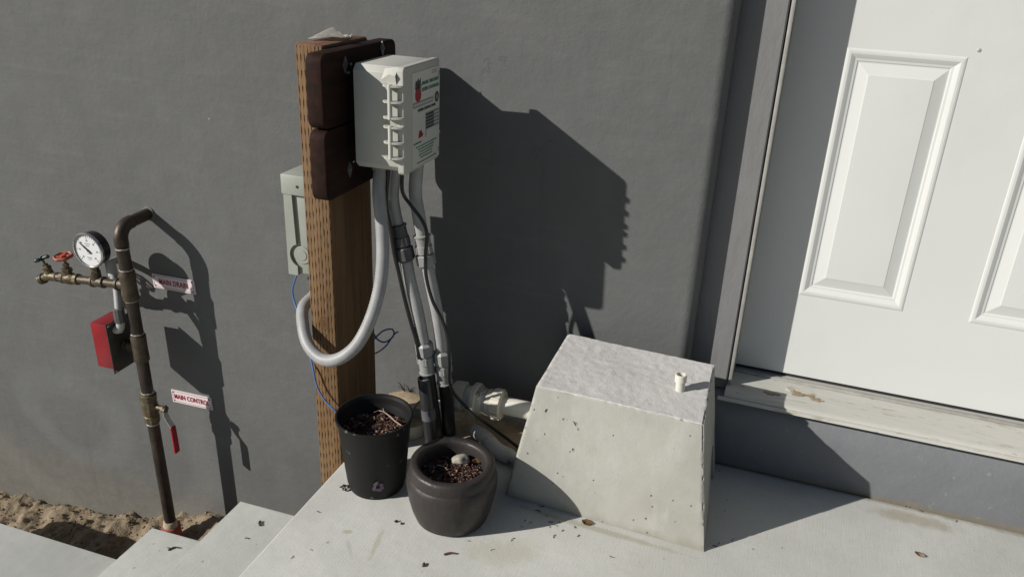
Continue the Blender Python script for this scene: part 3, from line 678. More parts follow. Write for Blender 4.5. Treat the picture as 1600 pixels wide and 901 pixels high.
# ================================================================== grey junction box on the far side of the post
jb = thing('junction_box', 'grey-green steel junction box on the left side of the post', 'junction box', uvz(-1.07, -0.25, 0.46))
JU0, JU1, JV0, JV1, JZ0, JZ1 = -1.110, U0-0.001, -0.287, -0.185, 0.460, 0.698
bm = bmesh.new(); obox(bm, JU0+0.006, JU1, JV0+0.006, JV1, JZ0+0.004, JZ1, 0.002); finish(bm, 'body', JBOX, jb)
bm = bmesh.new()                                          # hood
obox(bm, JU0-0.004, JU1-0.002, JV0-0.003, JV1+0.004, JZ1-0.036, JZ1+0.012, 0.0025); finish(bm, 'hood', JBOX, jb)
bm = bmesh.new(); q = [(JU0, JZ0), (JU0+0.026, JZ0), (JU0+0.026, 0.484)]+[(-1.0730+0.030*math.cos(R(a)), 0.512+0.030*math.sin(R(a))) for a in range(245, 115, -12)]+[(JU0+0.026, 0.540), (JU0+0.022, JZ1-0.0365), (JU0, JZ1-0.0365)]
prism(bm, q, 'y', JV0-0.001, JV1-0.001)
for v in bm.verts: v.co = uvz(v.co.x, v.co.y, v.co.z)
o = finish(bm, 'cover', JBOX, jb, smooth=30)
bm = bmesh.new(); cyl(bm, uvz(-1.0730, JV0+0.0062, 0.512), uvz(-1.0730, JV0+0.0035, 0.512), 0.0225, 28, bev=0.001); finish(bm, 'knockout', JBOX, jb)
bm = bmesh.new(); cyl(bm, uvz(-1.0730, JV0+0.0036, 0.512), uvz(-1.0730, JV0+0.0022, 0.512), 0.0135, 24, bev=0.0008); finish(bm, 'knockout', JBOX, jb)
bm = bmesh.new(); cyl(bm, uvz(-1.070, JV0-0.0029, 0.684), uvz(-1.070, JV0-0.0040, 0.684), 0.0035, 10); finish(bm, 'hood_hole', DARK, jb)

# ================================================================== conduits and cables
cl = thing('conduit', 'light grey flexible conduit looping in front of the timber post', 'conduit', uvz(-1.06, -0.255, 0.42))
CR = 0.0150
loop = [uvz(-1.060, -0.255, 0.442), uvz(-1.058, -0.258, 0.405), atv(474, 480, -0.305), atv(474, 512, -0.350), atv(483, 541, -0.378), atv(504, 561, -0.395), atv(530, 560, -0.402), atv(558, 538, -0.390),
        atv(580, 496, -0.365), atv(594, 445, -0.338), atv(598, 395, -0.318), atv(596, 345, -0.300), atv(592, 300, -0.285), uvz(-0.868, -0.265, 0.7585)]
bm = bmesh.new(); tube(bm, loop, CR, 16, 0.05, 0.0038); finish(bm, 'hose', CONDL, cl, smooth=60)
bm = bmesh.new(); cyl(bm, uvz(-1.060, -0.255, 0.4645), uvz(-1.060, -0.255, 0.436), 0.0125, 16, bev=0.001)
cyl(bm, uvz(-1.060, -0.255, 0.447), uvz(-1.060, -0.255, 0.426), 0.0175, 6, bev=0.0012); finish(bm, 'connector', CHROME, cl)
bm = bmesh.new(); cyl(bm, uvz(-0.868, -0.265, 0.7575), uvz(-0.868, -0.265, 0.744), 0.019, 8, bev=0.001); finish(bm, 'connector', CPLG, cl)

def coupling(parent, a, b, mtl, r=0.0205, nuts=True):
    a = Vector(a); b = Vector(b); t = (b-a); L = t.length; tn = t.normalized()
    bm = bmesh.new()
    turn(bm, a, tn, [(0, r*0.80), (0.002, r*1.02), (0.005, r*1.02), (0.006, r*0.90), (L*0.33, r*0.90), (L*0.34, r*1.0), (L*0.56, r*1.0), (L*0.58, r*0.86), (L*0.60, r*0.86)], 20)
    finish(bm, 'coupling', mtl, parent)
    bm = bmesh.new(); turn(bm, a+tn*(L*0.61), tn, [(0, r*1.05), (0.002, r*1.13), (L*0.32, r*1.13), (L*0.38, r*0.86)], 8, start=0.3); finish(bm, 'coupling_nut', mtl, parent, smooth=25)
    n1, n2 = frame(tn)
    for k in range(4):                                  # ridge ribs on the sleeve
        bm = bmesh.new(); q = a+tn*(L*0.45)+(n1*math.cos(k*1.57+0.5)+n2*math.sin(k*1.57+0.5))*r
        cyl(bm, q-tn*L*0.10, q+tn*L*0.10, 0.0022, 6)
        finish(bm, 'coupling_rib', mtl, parent)
# run B (nearer the post) and run C
def run(label, pts_up, cpl1, mt1, pts_mid, cpl2, mt2, pipe, mu, sticker=None):
    t = thing('conduit', label, 'conduit', Vector(pipe[-1]))
    bm = bmesh.new(); tube(bm, pts_up+[cpl1[0]+(cpl1[1]-cpl1[0])*0.1], 0.0158, 16, 0.04, 0.0045); finish(bm, 'hose', mu, t, smooth=60)
    coupling(t, cpl1[0], cpl1[1], mt1)
    bm = bmesh.new(); tube(bm, [cpl1[1]-(cpl1[1]-cpl1[0])*0.1]+pts_mid+[cpl2[0]+(cpl2[1]-cpl2[0])*0.1], 0.0155, 16, 0.05, 0.0042); finish(bm, 'hose', COND, t, smooth=60)
    coupling(t, cpl2[1], cpl2[0], mt2)
    bm = bmesh.new(); tube(bm, [cpl2[1]-(cpl2[1]-cpl2[0])*0.08]+pipe, 0.0175, 18, 0, 0.02); finish(bm, 'riser_pipe', BLKP, t, smooth=60)
    return t
yb = -0.235
B1 = [uvz(-0.848, -0.225, 0.7585), at(613, 300, yb), at(616, 330, yb)]
run('grey conduit with dark upper coupling nearest the post, ending in a black pipe', B1, (at(621, 350, yb), at(635, 408, yb)), CPLD, [at(641, 440, yb), at(651, 480, yb), at(659, 520, yb+0.005)],
    (at(662, 534, yb+0.008), at(668, 582, yb+0.015)), CPLG, [at(671, 600, -0.210), at(678, 650, -0.195), atz(685, 688, -0.02)], COND)
yc = -0.215
C1 = [uvz(-0.805, -0.205, 0.7585), at(649, 300, yc), at(654, 335, yc)]
run('grey conduit with pale upper coupling farther from the post, ending in a black pipe', C1, (at(659, 366, yc), at(667, 416, yc)), CPLG, [at(673, 440, yc), at(682, 485, yc), at(688, 525, yc+0.005)],
    (at(690, 546, yc+0.01), at(695, 598, yc+0.02)), CPLG, [at(697, 615, -0.185), at(700, 650, -0.165), atz(703, 684, -0.02)], COND)
# short grey stub under the box next to the loop
bm = bmesh.new(); tube(bm, [uvz(-0.858, -0.245, 0.7585), at(604, 295, -0.25), at(605, 312, -0.25)], 0.0095, 12, 0, 0.01)
tag(finish(bm, 'pipe_stub', CPLG, smooth=60), 'short grey stub hanging under the control box between conduits', 'pipe')
# open black pipe in front
op = thing('black_pipe', 'short open-topped black pipe standing in front of the conduits', 'pipe', atz(676, 700, 0))
pt = at(663, 590, -0.225); pb = atz(676, 702, 0.0); bm = bmesh.new(); ax = (pb-pt)
turn(bm, pt, ax, [(0.05, 0.0128), (0.001, 0.0132), (0.0, 0.0142), (0.0, 0.0165), (0.0015, 0.0175), (ax.length, 0.0178)], 24, cap=False); finish(bm, 'pipe_wall', BLKP, op)
bm = bmesh.new(); turn(bm, pt-ax.normalized()*0.0008, ax, [(0.0, 0.0134), (0.0, 0.0172), (0.0014, 0.0176), (0.0014, 0.0134)], 24, cap=False); finish(bm, 'cut_rim', mat('scuffed_rim', (0.22, 0.21, 0.21), rough=0.7), op)
bm = bmesh.new(); turn(bm, pt+ax*0.42, ax, [(0, 0.0177), (0.0, 0.0184), (ax.length*0.14, 0.0184), (ax.length*0.14, 0.0177)], 24, cap=False); finish(bm, 'wrap_band', mat('grey_tape', (0.10, 0.10, 0.11), rough=0.6), op)
# cables
def wire(name, label, pts, r, mtl, cat='cable'):
    bm = bmesh.new(); tube(bm, pts, r, 8, 0, 0.008); return tag(finish(bm, name, mtl, smooth=60), label, cat)
wire('cable', 'black cable drooping from the control box and along the right conduit to the block',
     [uvz(-0.805, -0.285, 0.759), at(629, 300, -0.255), at(643, 322, -0.25), at(660, 345, -0.245), at(667, 366, -0.245), at(665, 398, -0.245), at(666, 432, -0.24), at(676, 470, -0.24), at(691, 500, -0.24), at(700, 530, -0.24), at(702, 565, -0.235), at(703, 600, -0.215), at(716, 622, -0.19), at(742, 648, -0.19), atz(775, 672, 0.03), atz(812, 700, 0.02)], 0.0042, CABLE)
wire('cable', 'black cable hanging down along the conduit nearest the post',
     [uvz(-0.845, -0.270, 0.759), at(603, 318, -0.262), at(609, 350, -0.262), at(616, 395, -0.262), at(623, 425, -0.26), at(632, 465, -0.255), at(642, 503, -0.25), at(651, 534, -0.245), at(655, 560, -0.245)], 0.0048, CABLE)
wire('blue_wire', 'blue wire hanging from the junction box down to the black pot',
     [uvz(-1.098, -0.265, 0.461), atv(457, 455, -0.27), atv(466, 490, -0.29), atv(480, 535, -0.32), atv(489, 575, -0.345), atv(496, 605, -0.352), atv(510, 628, -0.356), atv(527, 645, -0.36), atz(545, 668, 0.10)], 0.0023, BLUE, 'wire')
yl = -0.13
wire('blue_wire', 'coiled blue wire poking out behind the timber post',
     [at(575, 500, yl), at(588, 528, yl), at(602, 534, yl), at(615, 524, yl), at(613, 514, yl), at(598, 517, yl), at(582, 532, yl), at(572, 540, yl)], 0.0023, BLUE, 'wire')
wire('blue_wire', 'short end of blue wire curling out low behind the timber post',
     [at(570, 556, yl), at(588, 551, yl), at(603, 540, yl), at(616, 522, yl-0.004), at(622, 518, yl-0.004)], 0.0021, BLUE, 'wire')

# ================================================================== standpipe on the left
PXX, PYY, PR = -1.799, -0.126, 0.0185
sp = thing('standpipe', 'dark weathered sprinkler standpipe rising from the dirt with brass fittings', 'pipe', (PXX, PYY, -0.70))
ZE = 0.418
bm = bmesh.new(); tube(bm, [(PXX-0.004, 0.02, ZE), (PXX-0.002, -0.03, ZE), (PXX, -0.075, ZE)], PR*0.97, 20, 0, 0.02); finish(bm, 'outlet_pipe', BRONZE, sp)
bm = bmesh.new(); pts = [(PXX, PYY+0.060-0.012, ZE)]+[(PXX, PYY+0.040-0.040*math.sin(R(a)), ZE-0.040+0.040*math.cos(R(a))) for a in range(0, 91, 10)]+[(PXX, PYY, ZE-0.058)]
tube(bm, pts, PR*1.10, 20, smooth=False); finish(bm, 'elbow', BRONZE, sp, smooth=60)
bm = bmesh.new(); turn(bm, (PXX-0.003, -0.0005, ZE), (0, -1, 0), [(0, PR*1.25), (0.003, PR*1.18), (0.005, PR*1.0)], 20); finish(bm, 'wall_caulk', mat('old_caulk', (0.14, 0.137, 0.13), (0.10, 0.098, 0.095), 60, 0.9, 0.6, 90), sp)
TA, TB, TC = 0.232, 0.020, -0.200                      # manifold tee, flow-switch tee, ball valve
bm = bmesh.new(); cyl(bm, (PXX, PYY, ZE-0.06), (PXX, PYY, -0.80), PR, 24); finish(bm, 'riser_pipe', BRONZE, sp)
def tee(z, half, axis, L, r=PR*1.22):
    bm = bmesh.new(); turn(bm, (PXX, PYY, z+half), (0, 0, -1), [(0, r*0.98), (0.003, r*1.04), (half*0.5, r*1.02), (half*1.0, r), (half*1.5, r*1.02), (2*half-0.003, r*1.04), (2*half, r*0.98)], 24)
    a = Vector(axis).normalized(); cyl(bm, Vector((PXX, PYY, z)), Vector((PXX, PYY, z))+a*L, r*0.72, 18, bev=0.001)
    turn(bm, Vector((PXX, PYY, z))+a*(L-0.012), a, [(0, r*0.72), (0.002, r*0.86), (0.010, r*0.86), (0.012, r*0.74)], 18)
    return finish(bm, 'tee', BRASS2, sp)
MD = Vector((-1.0, -0.02, -0.075)).normalized()          # manifold direction
tee(TA, 0.047, MD, 0.046); tee(TB, 0.045, (-1, 0, 0), 0.040)
def tape_ring(z, r=PR*1.09):
    bm = bmesh.new(); turn(bm, (PXX, PYY, z+0.0035), (0, 0, -1), [(0, PR), (0.001, r), (0.004, r), (0.005, PR)], 24); finish(bm, 'thread_tape', TAPE, sp)
for z in (TA+0.050, TA-0.050, TB+0.049): tape_ring(z)
tape_ring(ZE-0.068)
# ball valve
bm = bmesh.new(); turn(bm, (PXX, PYY, TC+0.055), (0, 0, -1), [(0, PR*1.1), (0.003, PR*1.38), (0.022, PR*1.38), (0.024, PR*1.25), (0.032, PR*1.30), (0.048, PR*1.42), (0.068, PR*1.36), (0.080, PR*1.2), (0.082, PR*1.30), (0.104, PR*1.30), (0.108, PR*1.05)], 10); finish(bm, 'ball_valve', BRASS, sp, smooth=28)
tape_ring(TC-0.058); tape_ring(TC+0.059)
SX = PXX+0.058
bm = bmesh.new(); cyl(bm, (PXX+0.02, PYY, TC+0.010), (SX, PYY, TC+0.010), 0.0085, 12); cyl(bm, (SX-0.008, PYY, TC+0.010), (SX+0.006, PYY, TC+0.010), 0.012, 6); finish(bm, 'valve_stem', BRASS, sp)
bm = bmesh.new()
def strip(bm, pts, wdt, th):
    P = [Vector(p) for p in pts]; rows = []
    for i, p in enumerate(P):
        t = (P[min(i+1, len(P)-1)]-P[max(i-1, 0)]).normalized(); s = Vector((0, 1, 0)); n = t.cross(s).normalized()
        rows.append([bm.verts.new(p+s*a*wdt/2+n*b*th/2) for a, b in ((-1, -1), (1, -1), (1, 1), (-1, 1))])
    rings(bm, rows)
strip(bm, [(SX, PYY, TC+0.022), (SX, PYY, TC-0.012), (SX+0.010, PYY-0.002, TC-0.030), (SX+0.022, PYY-0.003, TC-0.045), (SX+0.024, PYY-0.003, TC-0.060)], 0.019, 0.0028); finish(bm, 'lever', CHROME, sp)
bm = bmesh.new(); strip(bm, [(SX+0.0225, PYY-0.003, TC-0.048), (SX+0.024, PYY-0.003, TC-0.056), (SX+0.025, PYY-0.003, TC-0.100), (SX+0.025, PYY-0.003, TC-0.140), (SX+0.025, PYY-0.003, TC-0.147)], 0.021, 0.0075)
bmesh.ops.bevel(bm, geom=bm.edges[:], offset=0.0015, segments=2, affect='EDGES'); finish(bm, 'lever_grip', REDV, sp)
bm = bmesh.new(); turn(bm, (PXX, PYY, -0.655), (0, 0, -1), [(0, PR), (0.004, PR*1.18), (0.02, PR*1.35), (0.035, PR*1.25), (0.06, PR*1.5), (0.12, PR*1.5)], 16)
for v in bm.verts: v.co += Vector((0.004*noise.noise(v.co*70), 0.004*noise.noise(v.co*70+Vector((5, 5, 5))), 0))
finish(bm, 'base_wrap', mat('pale_wrap', (0.42, 0.36, 0.27), (0.30, 0.24, 0.17), 60, 0.9), sp)
bm = bmesh.new(); turn(bm, (PXX, PYY, -0.676), (0, 0, -1), [(0, PR*1.36), (0.004, PR*1.62), (0.03, PR*1.75), (0.10, PR*1.75)], 18)
for v in bm.verts: v.co += Vector((0.006*noise.noise(v.co*60), 0.006*noise.noise(v.co*60+Vector((5, 5, 5))), 0.006*noise.noise(v.co*50)))
finish(bm, 'red_base_collar', mat('faded_red_collar', (0.30, 0.05, 0.035), (0.18, 0.06, 0.04), 60, 0.85), sp)
# manifold to the left: nipples, gauge tee, valve, hose bib
P0 = Vector((PXX, PYY, TA))
def mp_(s, dz=0.0): return P0+MD*(s*1.2)+Vector((0, 0, dz))
bm = bmesh.new(); cyl(bm, mp_(0.03), mp_(0.24), 0.0128, 18); finish(bm, 'branch_pipe', BRASS2, sp)
bm = bmesh.new(); turn(bm, mp_(0.075), MD, [(0, 0.0150), (0.002, 0.0180), (0.010, 0.0180), (0.012, 0.0160), (0.038, 0.0160), (0.040, 0.0185), (0.048, 0.0185), (0.050, 0.0150)], 18)
cyl(bm, mp_(0.100), mp_(0.100, 0.030), 0.0150, 16, bev=0.001); finish(bm, 'gauge_tee', BRASS2, sp)
GS = 0.100
bm = bmesh.new(); cyl(bm, mp_(GS, 0.028), mp_(GS, 0.038), 0.0155, 6, bev=0.001); cyl(bm, mp_(GS, 0.038), mp_(GS, 0.046), 0.0120, 16); cyl(bm, mp_(GS, 0.045), mp_(GS, 0.053), 0.0130, 6, bev=0.001); finish(bm, 'gauge_bushing', BRASS, sp, smooth=25)
# gate valve
bm = bmesh.new(); turn(bm, mp_(0.158), MD, [(0, 0.0130), (0.002, 0.0175), (0.014, 0.0175), (0.018, 0.0150), (0.026, 0.0185), (0.044, 0.0185), (0.052, 0.0150), (0.056, 0.0175), (0.068, 0.0175), (0.070, 0.0130)], 12)
cyl(bm, mp_(0.193), mp_(0.193, 0.026), 0.0140, 14); cyl(bm, mp_(0.193, 0.024), mp_(0.193, 0.033), 0.0170, 6, bev=0.001); cyl(bm, mp_(0.193, 0.033), mp_(0.193, 0.045), 0.0085, 10); cyl(bm, mp_(0.193, 0.043), mp_(0.193, 0.048), 0.0105, 6)
finish(bm, 'gate_valve', BRASS, sp, smooth=28)
bm = bmesh.new(); cyl(bm, mp_(0.193, 0.046), mp_(0.193, 0.072), 0.0042, 10); finish(bm, 'gate_valve_stem', BRASS, sp)
hub = mp_(0.196, 0.072)
bm = bmesh.new(); rows = []; WN = Vector((-0.05, -0.10, 1)).normalized(); wa, wb = frame(WN)
for i in range(32):
    a = 2*math.pi*i/32; dr = wa*math.cos(a)+wb*math.sin(a); rr = 0.0250+0.0012*math.cos(6*a)
    rows.append([bm.verts.new(hub+dr*(rr+0.0036*math.cos(b))+WN*0.0052*math.sin(b)) for b in [2*math.pi*k/8 for k in range(8)]])
for i in range(32):
    for k in range(8): bm.faces.new((rows[i][k], rows[(i+1) % 32][k], rows[(i+1) % 32][(k+1) % 8], rows[i][(k+1) % 8]))
for k in range(4):
    a = k*math.pi/2+0.4; dr = wa*math.cos(a)+wb*math.sin(a); cyl(bm, hub, hub+dr*0.024, 0.0034, 8)
cyl(bm, hub-WN*0.006, hub+WN*0.006, 0.0075, 12); finish(bm, 'hand_wheel', ORNG, sp, smooth=50)
# hose bib
bm = bmesh.new(); turn(bm, mp_(0.226), MD, [(0, 0.0120), (0.004, 0.0150), (0.010, 0.0135), (0.030, 0.0150), (0.044, 0.0140)], 14)
bd = (MD+Vector((0, -0.05, -0.42))).normalized(); turn(bm, mp_(0.258), bd, [(0, 0.0135), (0.022, 0.0125), (0.023, 0.0165), (0.026, 0.0170), (0.029, 0.0155), (0.032, 0.0170), (0.035, 0.0155), (0.038, 0.0165), (0.038, 0.0115), (0.028, 0.0110)], 18, cap=False)
st0 = mp_(0.250); sdir = (MD*0.42+Vector((0, 0, 1))).normalized()
cyl(bm, st0, st0+sdir*0.026, 0.0130, 12, r2=0.0115); cyl(bm, st0+sdir*0.024, st0+sdir*0.034, 0.0145, 6, bev=0.001); cyl(bm, st0+sdir*0.034, st0+sdir*0.042, 0.0095, 6)
finish(bm, 'hose_bib', BRASS, sp, smooth=28)
bm = bmesh.new(); cyl(bm, st0+sdir*0.040, st0+sdir*0.060, 0.0040, 10); finish(bm, 'hose_bib_stem', BRASS, sp)
hc = st0+sdir*0.060; ha, hb = frame(sdir); bm = bmesh.new()
for k in range(4):
    a = k*math.pi/2+0.35; dr = ha*math.cos(a)+hb*math.sin(a)
    turn(bm, hc, dr, [(0, 0.0058), (0.010, 0.0048), (0.015, 0.0056), (0.021, 0.0066), (0.0245, 0.0045)], 10)
cyl(bm, hc-sdir*0.006, hc+sdir*0.0075, 0.0068, 12, bev=0.002); finish(bm, 'cross_handle', GREENP, sp, smooth=50)

# pressure gauge
GN = Vector((0.02, -1.0, 0.0)).normalized(); GR = 0.0545
gcen = mp_(GS, 0.052+GR*0.98)+GN*0.004
gg = thing('pressure_gauge', 'round white pressure gauge in a black case on the brass branch', 'gauge', mp_(GS, 0.053))
bm = bmesh.new(); turn(bm, gcen-GN*0.030, GN, [(0, GR*0.86), (0.003, GR*0.93), (0.026, GR*0.965), (0.0345, GR*0.97)], 40); finish(bm, 'case', GBLK, gg)
bm = bmesh.new(); turn(bm, gcen+GN*0.0035, GN, [(0, GR*0.972), (0.0, GR*1.02), (0.0065, GR*1.02), (0.0085, GR*0.99), (0.0085, GR*0.945), (0.0052, GR*0.93), (0.0052, GR*0.90)], 40, cap=False); finish(bm, 'bezel', CHROME, gg)
bm = bmesh.new(); turn(bm, gcen+GN*0.0055, GN, [(0, GR*0.93), (0.001, GR*0.93)], 40); dial = finish(bm, 'dial', GFACE, gg)
bm = bmesh.new(); cyl(bm, mp_(GS, 0.051), gcen-GN*0.012-Vector((0, 0, GR*0.8)), 0.0075, 12); finish(bm, 'socket', BRASS, gg)
gx = Vector((0, 0, 1)).cross(GN).normalized()            # to the right as seen from the front
gy = Vector((0, 0, 1)); gf = gcen+GN*0.0067
def gbar(a, r0, r1, wd, mtl, nm, lift=0.0):
    dr = gx*math.sin(R(a))+gy*math.cos(R(a)); sd_ = gx*math.cos(R(a))-gy*math.sin(R(a)); bm = bmesh.new()
    q = [gf+dr*r0-sd_*wd/2, gf+dr*r0+sd_*wd/2, gf+dr*r1+sd_*wd/2, gf+dr*r1-sd_*wd/2]
    A = [bm.verts.new(p+GN*lift) for p in q]; B = [bm.verts.new(p+GN*(lift+0.0004)) for p in q]
    bm.faces.new(A); bm.faces.new(B)
    for i in range(4): bm.faces.new((A[i], A[(i+1) % 4], B[(i+1) % 4], B[i]))
    return finish(bm, nm, mtl, dial, smooth=0)
for k in range(31):
    a = -135+k*9; mj = k % 5 == 0; gbar(a, GR*(0.70 if mj else 0.78), GR*0.86, 0.0013 if mj else 0.0007, INKK, 'scale_tick')
for k in range(7): gbar(-135+k*45, GR*0.53, GR*0.63, 0.0055, INKGR, 'scale_number')
for dz, wd in ((0.020, 0.020), (0.013, 0.014), (-0.011, 0.010), (-0.024, 0.018), (-0.030, 0.012)):
    bm = bmesh.new(); q = [gf-gx*wd/2+gy*dz, gf+gx*wd/2+gy*dz, gf+gx*wd/2+gy*(dz+0.0026), gf-gx*wd/2+gy*(dz+0.0026)]
    bm.faces.new([bm.verts.new(p) for p in q]); finish(bm, 'dial_print', INKGR, dial, smooth=0)
dr = gx*math.sin(R(-52))+gy*math.cos(R(-52)); sd_ = gx*math.cos(R(-52))-gy*math.sin(R(-52)); bm = bmesh.new()
outl = [(-0.013, -0.0034), (-0.013, 0.0034), (0.004, 0.0026), (0.016, 0.0028), (0.038, 0.0004), (0.038, -0.0004), (0.016, -0.0028), (0.004, -0.0026)]
A = [bm.verts.new(gf+dr*a+sd_*b+GN*0.001) for a, b in outl]; B = [bm.verts.new(gf+dr*a+sd_*b+GN*0.0016) for a, b in outl]
bm.faces.new(A); bm.faces.new(B)
for i in range(8): bm.faces.new((A[i], A[(i+1) % 8], B[(i+1) % 8], B[i]))
finish(bm, 'needle', INKK, dial, smooth=0)
bm = bmesh.new(); cyl(bm, gf, gf+GN*0.0028, 0.0036, 14); finish(bm, 'needle_hub', INKK, dial)

# red flow switch box
FX = -1.858
fs = thing('flow_switch', 'small red metal box with dark back plate on the standpipe tee', 'switch box', (FX, PYY, TB-0.04))
bm = bmesh.new(); box(bm, FX-0.068, FX-0.004, -0.1785, -0.0875, -0.045, 0.108, 0.003)
for v in bm.verts: v.co.z += (v.co.x-FX)*0.04
finish(bm, 'cover', REDP, fs)
bm = bmesh.new(); box(bm, FX-0.0035, FX, -0.183, -0.083, -0.058, 0.112, 0.001); finish(bm, 'back_plate', PLATE, fs)
bm = bmesh.new(); cyl(bm, (FX-0.001, PYY, TB), (PXX-0.036, PYY, TB), 0.0125, 14); cyl(bm, (FX+0.004, PYY, TB), (FX+0.013, PYY, TB), 0.0180, 6); finish(bm, 'stem_fitting', BRASS, fs)
for (y, z) in ((-0.176, -0.051), (-0.176, 0.105)):
    bm = bmesh.new(); cyl(bm, (FX-0.0002, y, z), (FX+0.003, y, z), 0.0042, 10, bev=0.001); finish(bm, 'plate_screw', CHROME, fs)
fc = thing('conduit', 'grey flexible conduit from the red switch box up behind the gauge', 'conduit', (FX, -0.145, 0.08))
bm = bmesh.new(); tube(bm, [(FX+0.0005, -0.150, 0.082), (FX+0.016, -0.150, 0.086), (FX+0.024, -0.150, 0.105), (FX+0.025, -0.149, 0.118)], 0.0125, 14, 0, 0.006); finish(bm, 'angle_connector', PVCG, fc, smooth=60)
bm = bmesh.new(); cyl(bm, (FX+0.025, -0.149, 0.112), (FX+0.023, -0.147, 0.158), 0.0165, 10, bev=0.002); finish(bm, 'compression_nut', CPLD, fc, smooth=25)
bm = bmesh.new(); tube(bm, [(FX+0.023, -0.147, 0.15), at(182, 448, -0.118), at(176, 428, -0.105), at(174, 414, -0.085), at(180, 407, -0.05), at(190, 405, 0.0)], 0.0115, 14, 0.06, 0.0045); finish(bm, 'hose', CONDL, fc, smooth=60)
bm = bmesh.new(); a_ = at(177, 432, -0.105); b_ = at(171, 407, -0.090); cyl(bm, a_, b_, 0.0155, 12, bev=0.002); finish(bm, 'sleeve', PVCG, fc)

# signs
def sign(text, xc, zc, wd, hg, tilt, label, size):
    s = thing('wall_sign', label, 'sign', (xc, -0.002, zc))
    ax = Vector((math.cos(tilt), 0, math.sin(tilt))); az = Vector((-math.sin(tilt), 0, math.cos(tilt))); c = Vector((xc, 0, zc))
    def rect(w0, h0, y0, y1, nm, mtl):
        bm = bmesh.new(); vv = box(bm, -w0/2, w0/2, y0, y1, -h0/2, h0/2, 0)
        for v in bm.verts: v.co = c+ax*v.co.x+az*v.co.z+Vector((0, v.co.y, 0))
        return finish(bm, nm, mtl, s, smooth=0)
    rect(wd, hg, -0.0040, -0.0006, 'plate', SIGNW)
    t = 0.0010
    for (x0, x1, z0, z1) in ((-wd/2+0.004, wd/2-0.004, hg/2-0.004-t, hg/2-0.004), (-wd/2+0.004, wd/2-0.004, -hg/2+0.004, -hg/2+0.004+t), (-wd/2+0.004, -wd/2+0.004+t, -hg/2+0.0055, hg/2-0.0055), (wd/2-0.004-t, wd/2-0.004, -hg/2+0.0055, hg/2-0.0055)):
        bm = bmesh.new(); box(bm, x0, x1, -0.0044, -0.0041, z0, z1)
        for v in bm.verts: v.co = c+ax*v.co.x+az*v.co.z+Vector((0, v.co.y, 0))
        finish(bm, 'border_line', SIGND, s, smooth=0)
    text_mesh('lettering', text, size, SIGNR, s, c+Vector((0, -0.0042, 0)), ax, az, 0.00055, 'CENTER', 0.74)
    for sx in (-1, 1):
        for sz in (-1, 1):
            bm = bmesh.new(); p = c+ax*sx*(wd/2-0.0085)+az*sz*(hg/2-0.0085); cyl(bm, (p.x, -0.0039, p.z), (p.x, -0.0052, p.z), 0.0022, 8); finish(bm, 'rivet', SIGND, s)
    return s
sign('MAIN DRAIN', -1.7455, 0.1955, 0.160, 0.047, R(1.6), 'small white sign reading MAIN DRAIN in red beside the gauge', 0.0250)
sign('MAIN CONTROL', -1.7425, -0.227, 0.161, 0.047, R(2.0), 'small white sign reading MAIN CONTROL in red beside the lever valve', 0.0245)

# ================================================================== pots
def chips(name, parent, c, rad, z, n, seed, light=0.05):
    random.seed(seed); bm = bmesh.new()
    for k in range(n):
        a = random.random()*6.283; r = rad*math.sqrt(random.random()); L = random.uniform(0.003, 0.011); wd = random.uniform(0.0015, 0.0042)
        mi = random.choices((0, 1, 2, 3), (0.46, 0.36, 0.13, light))[0]
        if mi == 3: L = wd = random.uniform(0.002, 0.0035)
        t = bmesh.ops.create_cube(bm, size=1)['verts']
        rot = Matrix.Rotation(random.random()*6.28, 3, 'Z') @ Matrix.Rotation(random.uniform(-0.7, 0.7), 3, 'Y') @ Matrix.Rotation(random.uniform(-0.8, 0.8), 3, 'X')
        o = Vector((c[0]+r*math.cos(a), c[1]+r*math.sin(a), z+random.uniform(-0.001, 0.006)+0.006*noise.noise(Vector((r*40*math.cos(a), r*40*math.sin(a), seed)))))
        for v in t: v.co = o+rot @ Vector((v.co.x*L, v.co.y*wd*(1.3 if v.co.x > 0 else 0.7), v.co.z*wd*0.6))
        for f in set(f for v in t for f in v.link_faces): f.material_index = mi
    o = finish(bm, name, CHIPS, parent, smooth=0); o['kind'] = 'stuff'; return o
def soil_disc(parent, c, rad, z, seed):
    bm = bmesh.new(); rows = []
    for k in range(10):
        rows.append([bm.verts.new((c[0]+rad*(k+0.2)/9.2*math.cos(2*math.pi*j/36), c[1]+rad*(k+0.2)/9.2*math.sin(2*math.pi*j/36), z+0.007*noise.noise(Vector((k*0.6*math.cos(j*0.1745), k*0.6*math.sin(j*0.1745), seed))))) for j in range(36)])
    rings(bm, rows, cap=False); bm.faces.new(rows[0][::-1]); return finish(bm, 'soil', SOIL, parent, smooth=180)
BP = (-0.822, -0.412)
bp = thing('nursery_pot', 'black plastic nursery pot with bark soil beside the timber post', 'pot', (*BP, 0))
H = 0.198; r0, r1 = 0.067, 0.0855
prof = [(0.0, 0.060), (0.0, r0-0.002), (0.003, r0), (0.018, r0+0.002), (0.020, r0+0.004), (H-0.022, r1), (H-0.020, r1+0.001), (H-0.006, r1+0.0025), (H-0.003, r1+0.006), (H+0.0, r1+0.006), (H+0.0015, r1+0.004), (H+0.001, r1+0.001), (H-0.005, r1-0.001), (H-0.008, r1-0.003), (H-0.012, r1-0.002), (H-0.016, r1-0.0045), (H-0.020, r1-0.0035), (H-0.024, r1-0.006), (0.12, r0+0.009), (0.006, r0-0.004), (0.005, 0.01)]
bm = bmesh.new(); turn(bm, (*BP, 0.0005), (0, 0, 1), prof, 56); finish(bm, 'pot_wall', POTB, bp, smooth=50)
soil_disc(bp, BP, 0.0795, 0.150, 2); chips('bark_chips', bp, BP, 0.077, 0.152, 900, 11, 0.04)
